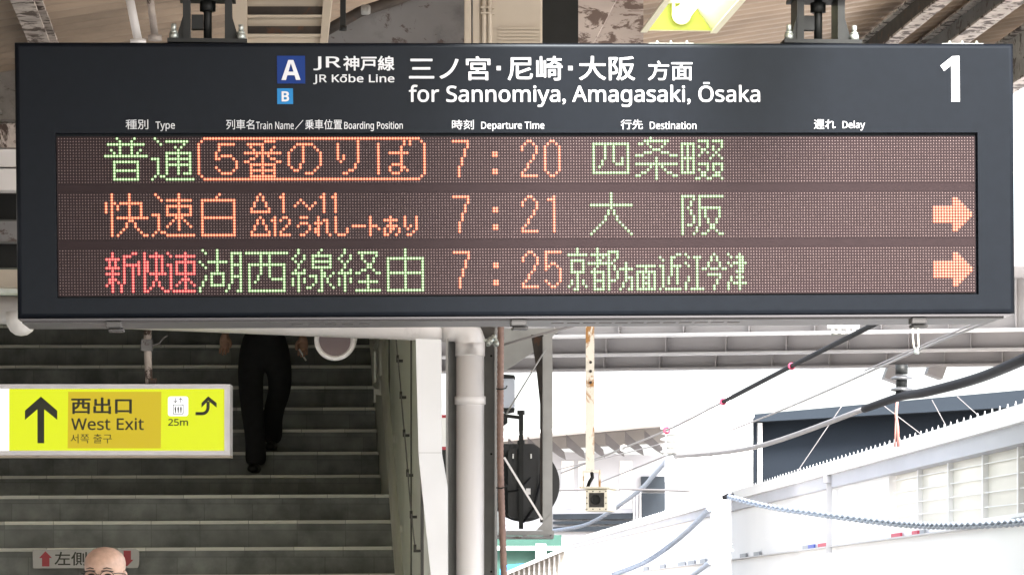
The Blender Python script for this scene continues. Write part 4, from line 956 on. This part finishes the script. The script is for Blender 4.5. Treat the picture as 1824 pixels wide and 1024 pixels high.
b = MB(); b.box(-.07,.07,-.02,0,-.12,.1, Matrix.Translation(P(1216,852,D-.4)) @ Matrix.Rotation(R(-20),4,'Y')); b.build('access_plate', M['grey_wall'], T)

# ================================================================== LONG WHITE SHED on the right
VX, VY = 820, 1022
XW = 24*(1824-VX)/FPX
def W_(D, z): return Vector((XW + (VX-CX)/FPX*D, D, z))
zE = EYE + 1.17*.96 - .0
def wz(py, px):                                   # point on the wall under a direction
    D = FPX*XW/(px - VX); return D, EYE + (HY-py)/FPX*D
zTop = wz(717, 1824)[1]; slopeT = 0
T = thing('trackside_shed', 'long white shed beside the tracks with spikes along its eave and glazed panels', 'building', (XW, 24, -1.1))
D0, D1 = 18, 128
zr = zTop - .0
def zroof(D): return EYE + (HY-1000)/FPX*D*0 + (zTop - EYE) - (D-24)*.0013 + 0
def zrf(D): return zTop + (D-24)*((HY-VY)/FPX)
def slab(b, x0_, x1_, zf0, zf1, Da, Db, n=10):
    for i in range(n):
        A, B_ = Da+(Db-Da)*i/n, Da+(Db-Da)*(i+1)/n
        vs_ = [b.v(W_(d_, 0) + Vector((x_, 0, f_(d_)))) for d_ in (A, B_) for x_, f_ in ((x0_,zf0),(x1_,zf0),(x1_,zf1),(x0_,zf1))]
        for qd in ((0,1,5,4),(1,2,6,5),(2,3,7,6),(3,0,4,7)): b.f([vs_[j] for j in qd])
        if i == 0: b.f(vs_[0:4])
        if i == n-1: b.f(vs_[4:8])
b = MB(); slab(b, -.0, 2.2, lambda d_: zrf(d_)-.13, lambda d_: zrf(d_), D0, D1); b.build('roof', M['white_wall'], T)
b = MB(); slab(b, .05, .2, lambda d_: zrf(d_)-.27, lambda d_: zrf(d_)-.1305, D0, D1); b.build('gutter', M['grey_wall'], T)
b = MB(); slab(b, .12, .3, lambda d_: -1.6, lambda d_: zrf(d_)-.2705, 32.5, D1); b.build('wall', M['white_wall'], T)
b = MB(); slab(b, .12, .3, lambda d_: -1.1, lambda d_: 2.02-(d_-24)*.0099, D0, 32.49, 3); b.build('low_wall', M['white_wall'], T)
b = MB(); d_ = D0
while d_ < 130:
    q = W_(d_, zrf(d_)); r_ = .008 if d_ < 45 else .014
    b.tube([q+Vector((.02,0,0)), q+Vector((.02,0,.034))], [r_, r_*.3], 5); d_ += .36 if d_ < 60 else .7
sp = b.build('bird_spikes', M['white_wall'], T); sp['kind'] = 'stuff'
# glazing bays near the camera
for i, dd in enumerate((18.1, 19.5, 21.0, 22.3, 23.7, 25.1, 26.8, 28.7, 30.6)):
    dn = (19.5, 21.0, 22.3, 23.7, 25.1, 26.8, 28.7, 30.6, 32.45)[i]
    b = MB(); slab(b, .14, .2, lambda d_: 1.9, lambda d_: zrf(d_)-.2705, dd, dd+.06, 1); ps = b.build('glazing_post', M['white_wall'], T)
    b = MB(); slab(b, .185, .195, lambda d_: 2.021-(d_-24)*.0099, lambda d_: zrf(d_)-.2705, dd+.0605, dn-.001, 1); pn = b.build('pane', M['glasspane'], T)
    b = MB()
    for j in range(5): z_ = 2.08 + j*.115; slab(b, .155, .165, lambda d_: z_, lambda d_: z_+.008, dd+.0605, dn-.001, 1)
    b.build('guard_wire', M['white_wall'], pn)
# ledge with little boards
b = MB(); slab(b, .02, .1195, lambda d_: wz_l(d_), lambda d_: wz_l(d_)+.02, D0, 110) if False else None
def zl(d_): return 1.954 - (d_-24)*.0099
b = MB(); slab(b, .03, .119, lambda d_: zl(d_)-.012, lambda d_: zl(d_), D0, 110); b.build('ledge', M['girder_lip'], T)
for i, (px, wdt, m_) in enumerate(((1822,40,'advert_grey'),(1588,16,'advert_red'),(1618,10,'advert_red'),(1630,8,'advert_grey'),(1462,18,'advert_red'),(1437,10,'advert_blue'),(1427,10,'advert_grey'),(1342,10,'advert_grey'),(1318,10,'advert_grey'),(1248,10,'advert_grey'),(1228,11,'advert_grey'),(1211,11,'advert_grey'),(1176,8,'advert_grey'),(1147,8,'advert_grey'))):
    Da = FPX*XW/(px - VX); Db = FPX*XW/(px - wdt - VX)
    b = MB(); h_ = 7*Da/FPX; slab(b, .08, .1, lambda d_: zl(d_)+.004, lambda d_: zl(d_)+.004+h_, Da, Db, 1)
    solo(b, 'advert_board', M[m_], ('grey board at the right edge on the white shed ledge','wider near red board on the shed ledge','narrower near red board on the shed ledge','small grey board right of the narrower near red one','farther red board on the shed ledge','blue board beside the farther red one','small grey board left of the blue one','grey ledge board right of the mast, not touching it','grey ledge board just at the right of the mast','first grey ledge board left of the mast','second grey ledge board left of the mast','third grey ledge board left of the mast','fourth grey ledge board left of the mast','farthest grey ledge board left of the mast')[i], 'board', 'little boards on the shed ledge')
# post and bracket
Dp = wz(840,1472)[0]
b = MB(); q = W_(Dp, 0); b.box(.0,.06,-.03,.03, 1.75, zrf(Dp)-.135, Matrix.Translation(q)); b.box(-.03,.1,-.06,.06, zrf(Dp)-.22, zrf(Dp)-.134, Matrix.Translation(q)); b.build('eave_bracket', M['girder_lip'], T)

# ================================================================== DARK BUILDING, WHITE BUILDING, BACK SHED
D = 85
def block(b, x0_, x1_, ytop, ybot_z, D, dep, y1=None):
    b.prism([(x0_, None), (x1_, None)] if False else [(x0_, ytop), (x1_, y1 if y1 is not None else ytop), (x1_, ybot_z), (x0_, ybot_z)], 0, dep, lambda u,v,t: P(u,v,D)+Vector((t*(u-CX)/FPX*0,t,0)))
T = thing('dark_building', 'dark blue clad building with a pale roof edge behind the cables', 'building', P(1600,1080,D))
b = MB(); block(b, 1356, 2000, 752, 1078, D, 20, 716); b.build('wall', M['blue_wall'], T)
b = MB(); b.prism([(1328,741),(1824,696),(2000,680),(2000,716),(1356,752.5),(1345,752)], -.8, 20, lambda u,v,t: P(u,v,D)+Vector((0,t,0))); b.build('roof_edge', M['blue_roof'], T)
b = MB(); block(b, 1350, 1358, 752.8, 1078, D-.3, .25); b.build('corner_post', M['white_wall'], T)
b = MB(); block(b, 1343, 1347, 752.8, 1078, D-.3, .25); b.build('downpipe', M['blue_wall'], T)
D = 80
T = thing('white_building', 'plain white building left of the dark blue one', 'building', P(1270,1080,D))
b = MB(); block(b, 1205, 1341, 744, 1078, D, 6); b.build('wall', M['white_wall'], T)
b = MB(); block(b, 1200, 1343, 738, 743.8, D-.4, 7); b.build('roof', M['white_wall'], T)
D = 150
T = thing('station_shed', 'pale platform shed with bracketed eave beyond the camera box', 'building', P(1080,1080,D))
b = MB(); block(b, 890, 1203, 800, 1078, D, 8, 812); b.build('wall', M['grey_wall'], T)
b = MB(); b.prism([(890,780),(985,772),(1200,752),(1206,758),(985,778),(890,788)], -6.4, 8, lambda u,v,t: P(u,v,D)+Vector((0,t,0))); b.build('roof', M['white_wall'], T)
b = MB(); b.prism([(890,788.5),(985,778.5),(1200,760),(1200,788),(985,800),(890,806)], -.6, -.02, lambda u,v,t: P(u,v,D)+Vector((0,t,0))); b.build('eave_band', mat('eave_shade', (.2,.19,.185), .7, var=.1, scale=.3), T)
b = MB()
for i in range(9):
    x_ = 905 + i*34; y_ = 800 - (x_-905)*.055
    b.prism([(x_,y_-16),(x_+30,y_+12),(x_+33,y_+26),(x_+22,y_+20),(x_,y_+4)], -3.2, -2.9, lambda u,v,t: P(u,v,D)+Vector((0,t,0)))
b.build('eave_bracket', mat('eave_bracket', (.1,.095,.1), .7), T)
b = MB(); block(b, 1142, 1190, 848, 874, D-.3, .28); b.build('dark_opening', M['dark_strip'], T)
b = MB(); block(b, 1142, 1188, 878, 925, D-.3, .28); b.build('dark_opening', M['dark_strip'], T)
b = MB()
for x_ in (1128,1134,1140): block(b, x_, x_+2, 876, 925, D-.5, .15)
b.build('railing_posts', M['white_wall'], T)
for (y0_, y1_) in ((915,924),(928,933),(938,946)):
    b = MB(); block(b, 985, 1128, y0_, y1_, D-.4, .3, y0_-2); b.build('louvre_band', M['dark_strip'], T)
for x_ in (1000,1030,1104):
    b = MB(); block(b, x_, x_+22, 820, 905, D-.06, .05); b.build('wall_panel', M['white_wall'], T)
T = thing('green_fence', 'teal green trackside fence under the signal cage', 'fence', P(940,1030,145))
b = MB(); block(b, 880, 1000, 952, 1060, 145, .1); b.build('panel', M['teal'], T)
b = MB(); block(b, 880, 1000, 972, 979, 144.5, .3); b.build('rail', M['white_wall'], T)
b = MB(); block(b, 954, 973, 968, 1060, 144.4, .08); b.build('fence_post', M['white_wall'], T)
b = MB(); b.prism([(890,1013),(905,1005),(935,1003),(938,1009),(905,1018),(890,1024)], 0, 1.2, lambda u,v,t: P(u,v,140)+Vector((0,t,0))); solo(b, 'tarpaulin', M['tarp'], 'bright blue tarpaulin beside the brown slatted roof', 'tarpaulin')
T = thing('slatted_roof', 'low brown slatted roof at the foot of the conduit', 'roof', P(930,1040,138))
b = MB(); b.prism([(895,1024),(1005,979),(1005,1050),(895,1050)], 0, 2, lambda u,v,t: P(u,v,138)+Vector((0,t,0))); b.build('panel', M['lat_roof'], T)
b = MB()
for i in range(12): block(b, 896+i*9, 899+i*9, 1026-i*3.6, 1050, 137.8, .1)
b.build('slats', M['girder_lip'], T)
b = MB(); b.prism([(893,1021),(1008,972),(1008,979),(893,1027)], -.3, 2.2, lambda u,v,t: P(u,v,137.4)+Vector((0,t,0))); b.build('eave', M['girder'], T)

# ================================================================== PEOPLE
def skin_mesh(name, nodes, edges, m, parent, levels=2, root=0):
    me = bpy.data.meshes.new(name); me.from_pydata([n_[0] for n_ in nodes], edges, [])
    o = bpy.data.objects.new(name, me); COL.objects.link(o)
    md = o.modifiers.new('s', 'SKIN'); md.use_smooth_shade = True
    for v_, n_ in zip(me.skin_vertices[0].data, nodes): v_.radius = n_[1] if isinstance(n_[1], tuple) else (n_[1], n_[1])
    me.skin_vertices[0].data[root].use_root = True
    sb = o.modifiers.new('u', 'SUBSURF'); sb.levels = levels; sb.render_levels = levels
    dg = bpy.context.evaluated_depsgraph_get(); dg.update()
    m2 = bpy.data.meshes.new_from_object(o.evaluated_get(dg)); bpy.data.objects.remove(o); bpy.data.meshes.remove(me)
    m2.transform(WM[parent].inverted()); m2.materials.clear(); m2.materials.append(m); m2.name = name
    for p_ in m2.polygons: p_.use_smooth = True
    ob = bpy.data.objects.new(name, m2); COL.objects.link(ob); ob.parent = parent; WM[ob] = WM[parent]
    return ob
def head_mesh(name, c, yaw_, m, parent, w_=.078, h_=.225):
    """head with skull, brow, nose, mouth, chin, ears as one closed surface; c = centre of the head at eye height, facing -y turned by yaw_"""
    mm = Matrix.Translation(c) @ Matrix.Rotation(yaw_, 4, 'Z')
    prof = [(-.118,.012,.060,-.02),(-.112,.030,.078,.0),(-.098,.043,.086,.02),(-.075,.054,.088,.05),(-.05,.063,.088,.075),(-.025,.069,.087,.086),(0,.073,.088,.092),(.022,.077,.092,.096),(.045,.0785,.090,.098),(.066,.0745,.080,.093),(.083,.064,.064,.082),(.097,.047,.045,.062),(.106,.027,.025,.036),(.109,.006,.006,.008)]
    bm = MB(mm); n = 32; rings = []
    for (z_, hw_, fr_, bk_) in prof:
        ring = []
        for k_ in range(n):
            a_ = 2*math.pi*k_/n; cx_, sy_ = math.cos(a_), math.sin(a_)
            x_ = hw_*math.copysign(abs(cx_)**.85, cx_)
            y_ = -fr_*abs(sy_)**.9 if sy_ > 0 else (bk_ if bk_ > 0 else bk_)*abs(sy_)**.9
            if sy_ > 0:
                fx = abs(x_)
                if -.062 < z_ < .012 and fx < .022: y_ -= .022*(1-fx/.022)*max(0, 1-abs(z_+.035)/.04)     # nose
                if -.012 < z_ < .014 and .014 < fx < .05: y_ += .010                                        # eye sockets
                if .014 < z_ < .03 and fx < .052: y_ -= .004                                               # brow
                if -.085 < z_ < -.06 and fx < .028: y_ -= .004                                             # lips
            ring.append(bm.v((x_, y_, z_)))
        rings.append(ring)
    for A, B_ in zip(rings, rings[1:]):
        for k_ in range(n): bm.f([A[k_], A[(k_+1)%n], B_[(k_+1)%n], B_[k_]], True)
    bm.f(rings[0][::-1]); bm.f(rings[-1])
    for sx in (-1, 1):                                # ears
        for (rx, rz, t0) in ((.016,.031,0),):
            pr = [(.004,-.006),(.016,-.006),(.019,0),(.015,.006),(.008,.002),(.002,.003)]
            e = Matrix.Translation((sx*.077,.008,-.012)) @ Matrix.Rotation(R(90)*sx,4,'Y') @ Matrix.Rotation(R(18),4,'X') @ Matrix.Diagonal((1.55,1.0,1,1))
            bm.lathe(pr, e, 16, cap=True)
    return bm.build(name, m, parent), mm

# bald man with glasses, in front of the stairs
D = 13.3; ce = P(187, 1022.5, D)
T = thing('person', 'bald man with thin dark glasses at the foot of the stairs', 'person', (ce.x, ce.y, 0))
YW = R(-9)
hd, hm = head_mesh('head', ce, YW, M['skin'], T)
c = ce
hz = lambda dx, dy, z_: (c.x + dx, c.y + dy, z_)
nodes = [(hz(0,.03,.95),.15),(hz(0,.03,1.12),.14),(hz(0,.03,1.28),.15),(hz(0,.035,1.40),.11),(hz(0,.03,1.46),.058),(hz(0,.02,1.52),.054),
    (hz(-.17,.03,1.38),.062),(hz(-.24,.05,1.12),.045),(hz(-.25,-.02,.88),.034),(hz(-.25,-.05,.80),.03),
    (hz(.17,.03,1.38),.062),(hz(.24,.05,1.12),.045),(hz(.25,-.02,.88),.034),(hz(.25,-.05,.80),.03),
    (hz(-.1,.03,.88),.095),(hz(-.1,.0,.48),.062),(hz(-.1,.05,.09),.045),(hz(-.1,-.1,.04),.035),
    (hz(.1,.03,.88),.095),(hz(.1,.04,.48),.062),(hz(.1,.12,.09),.045),(hz(.1,-.03,.04),.035)]
ed = [(0,1),(1,2),(2,3),(3,4),(4,5),(3,6),(6,7),(7,8),(8,9),(3,10),(10,11),(11,12),(12,13),(0,14),(14,15),(15,16),(16,17),(0,18),(18,19),(19,20),(20,21)]
skin_mesh('body', nodes, ed, M['skin'], T)
sh = [(p_, tuple(x*1.1 for x in ((r_, r_) if not isinstance(r_, tuple) else r_))) for p_, r_ in nodes[:5]] ; sh[4] = (nodes[4][0], (.066,.066))
skin_mesh('shirt', [( nodes[0][0],.168),(nodes[1][0],.158),(nodes[2][0],.168),(nodes[3][0],.125),(hz(0,.03,1.445),.074),(nodes[6][0],.076),(hz(-.22,.045,1.2),.062),(nodes[10][0],.076),(hz(.22,.045,1.2),.062)], [(0,1),(1,2),(2,3),(3,4),(3,5),(5,6),(3,7),(7,8)], M['pale_shirt'], T)
skin_mesh('trousers', [(hz(0,.03,.95),.172),(nodes[14][0],.112),(nodes[15][0],.082),(hz(-.1,.05,.12),.066),(nodes[18][0],.112),(nodes[19][0],.082),(hz(.1,.11,.12),.066)], [(0,1),(1,2),(2,3),(0,4),(4,5),(5,6)], M['suit'], T)
for sx in (-1, 1):
    for q in range(5):
        pass
# glasses
G = thing('spectacles', None, None, (0,0,0)) if False else None
b = MB(hm)
for sx in (-1, 1):
    pts = [(sx*.034 + .027*math.cos(t), -.094 - .0 + abs(.02*math.cos(t))*.15, -.004 + .018*math.sin(t)) for t in [j*2*math.pi/20 for j in range(20)]]
    b.tube(pts, .0014, 6, closed=True)
    b.tube([(sx*.061,-.09,.004),(sx*.076,-.075,.006),(sx*.083,-.01,.004),(sx*.082,.02,-.004)], .0018, 6)
    b.tube([(sx*.012,-.094,.014),(sx*.034,-.096,.0155),(sx*.06,-.091,.012)], .0024, 6)
b.tube([(-.009,-.0955,-.002),(0,-.099,.001),(.009,-.0955,-.002)], .0016, 6)
b.build('spectacles', M['specs'], hd)
for sx in (-1, 1):
    b = MB(hm); b.tube([(sx*.014,-.0925,.0215),(sx*.034,-.0935,.0265),(sx*.054,-.083,.022)], [.0016,.0026,.0012], 6); b.build('eyebrow', M['hair'], hd)
b = MB(hm)
for sx in (-1, 1): b.lathe([(.001,.004),(.006,.0036),(.0105,.001),(.012,-.003)], Matrix.Translation((sx*.034,-.080,-.002)) @ Matrix.Rotation(R(90),4,'X') @ Matrix.Diagonal((1.2,.55,1,1)), 14)
b.build('eyes', M['hair'], hd)

# man coming down the stairs
zf_ = z4 + .0; D = 23.0
fx = P(455,0,D).x
T = thing('person', 'man in dark trousers walking down the stairs, upper body hidden by the board', 'person', (fx, D, z4))
hipz = z4 + .88
cx_ = P(470,0,D+.1).x
Hp = Vector((cx_, D+.12, hipz))
LF = P(455,0,D).x; RFx = P(484,0,D+.35).x
aA = lambda v_: Vector(v_)
body = [(Hp,.07),(Hp+Vector((0,.0,.2)),.09),(Hp+Vector((0,.0,.40)),.135),(Hp+Vector((0,.01,.52)),.10),(Hp+Vector((0,.0,.60)),.052),(Hp+Vector((0,-.01,.66)),.05),
    (Hp+Vector((-.18,.0,.50)),.06),(Hp+Vector((-.25,.03,.24)),.043),(P(402,618,D).xyz*1.0,.03),
    (Hp+Vector((.18,.0,.50)),.06),(Hp+Vector((.24,.04,.24)),.043),(P(538,600,D).xyz,.03),
    (Hp+Vector((-.095,-.01,-.06)),.085),(Vector((LF-.02,D-.06,z4+.47)),.06),(Vector((LF,D+.03,z4+.09)),.042),
    (Hp+Vector((.1,.0,-.06)),.085),(Vector((RFx+.075,D+.16,z4+.60)),.06),(Vector((RFx,D+.42,z4+RS+.10)),.042)]
body[8] = (P(401,598,D),.029); body[11] = (P(539,598,D),.029)
ed = [(0,1),(1,2),(2,3),(3,4),(4,5),(3,6),(6,7),(7,8),(3,9),(9,10),(10,11),(0,12),(12,13),(13,14),(0,15),(15,16),(16,17)]
skin_mesh('body', body, ed, M['shaded_skin'], T)
tr_ = [(Hp+Vector((0,0,.2)),.125),(Hp+Vector((0,0,.02)),.134),(Hp+Vector((-.098,-.01,-.10)),.103),(body[13][0],.085),(Vector((LF,D+.02,z4+.24)),.075),(Vector((LF,D+.03,z4+.05)),.078),(Hp+Vector((.105,.0,-.10)),.103),(body[16][0],.085),(Vector((RFx+.01,D+.3,z4+RS+.26)),.074),(Vector((RFx,D+.42,z4+RS+.06)),.076)]
skin_mesh('trousers', tr_, [(0,1),(1,2),(2,3),(3,4),(4,5),(1,6),(6,7),(7,8),(8,9)], M['suit'], T)
skin_mesh('jacket', [(Hp+Vector((0,0,-.0)),.16),(Hp+Vector((0,0,.2)),.145),(Hp+Vector((0,0,.4)),.152),(Hp+Vector((0,.01,.52)),.115),(Hp+Vector((0,0,.585)),.065),(body[6][0],.074),(body[7][0],.056),(body[7][0].lerp(body[8][0],.75),.043),(body[9][0],.074),(body[10][0],.056),(body[10][0].lerp(body[11][0],.75),.043)], [(0,1),(1,2),(2,3),(3,4),(3,5),(5,6),(6,7),(3,8),(8,9),(9,10)], M['shirt'], T)
for (x_, y_, z_) in ((LF, D+.03, z4), (RFx, D+.42, z4+RS)):
    skin_mesh('shoe', [(Vector((x_,y_+.03,z_+.05)),(.045,.045)),(Vector((x_-.005,y_-.08,z_+.045)),(.045,.038)),(Vector((x_-.01,y_-.19,z_+.035)),(.04,.026))], [(0,1),(1,2)], M['shoe'], T)
hd2, hm2 = head_mesh('head', Hp + Vector((0,-.03,.735)), 0, M['skin'], T)
b = MB(hm2); b.lathe([(.0815,.03),(.083,.05),(.078,.074),(.066,.092),(.045,.107),(.02,.116),(.002,.117)], Matrix.Translation((0,.008,.0)), 24, cap=False); b.build('hair', M['hair'], hd2)
def hand(c, sx, hold, lab):
    # palm + fingers hanging down
    pl_ = [(c,.027),(c+Vector((0,-.005,-.045)),(.036,.018)),(c+Vector((0,-.01,-.085)),(.038,.016))]; e_ = [(0,1),(1,2)]
    for i, (dx, L_) in enumerate(((-.028,.062),(-.009,.075),(.010,.07),(.028,.055))):
        b0 = c+Vector((dx,-.012,-.088)); j = len(pl_); cu_ = 1.0 if not hold else 1.8
        pl_ += [(b0+Vector((0,-.01*cu_,-L_*.42)),.0092),(b0+Vector((0,-.025*cu_,-L_*.75)),.0085),(b0+Vector((0,-.04*cu_,-L_*.95)),.0075)]; e_ += [(2,j),(j,j+1),(j+1,j+2)]
    j = len(pl_); pl_ += [(c+Vector((-sx*.036,-.025,-.05)),.0125),(c+Vector((-sx*.045,-.04,-.085)),.0105),(c+Vector((-sx*.038,-.05,-.11)),.009)]; e_ += [(1,j),(j,j+1),(j+1,j+2)]
    skin_mesh('hand', pl_, e_, M['shaded_skin'], T, 1)
hand(P(400,592,D), -1, False, ''); hand(P(540,596,D), 1, True, '')
b = MB(); q = P(541,640,D-.06); bar(b, P(545,642,D-.07), P(533,622,D-.05), .012, .012); solo(b, 'folded_paper', M['white_paint'], 'slim white folded paper held in the walking man\'s hand', 'paper')
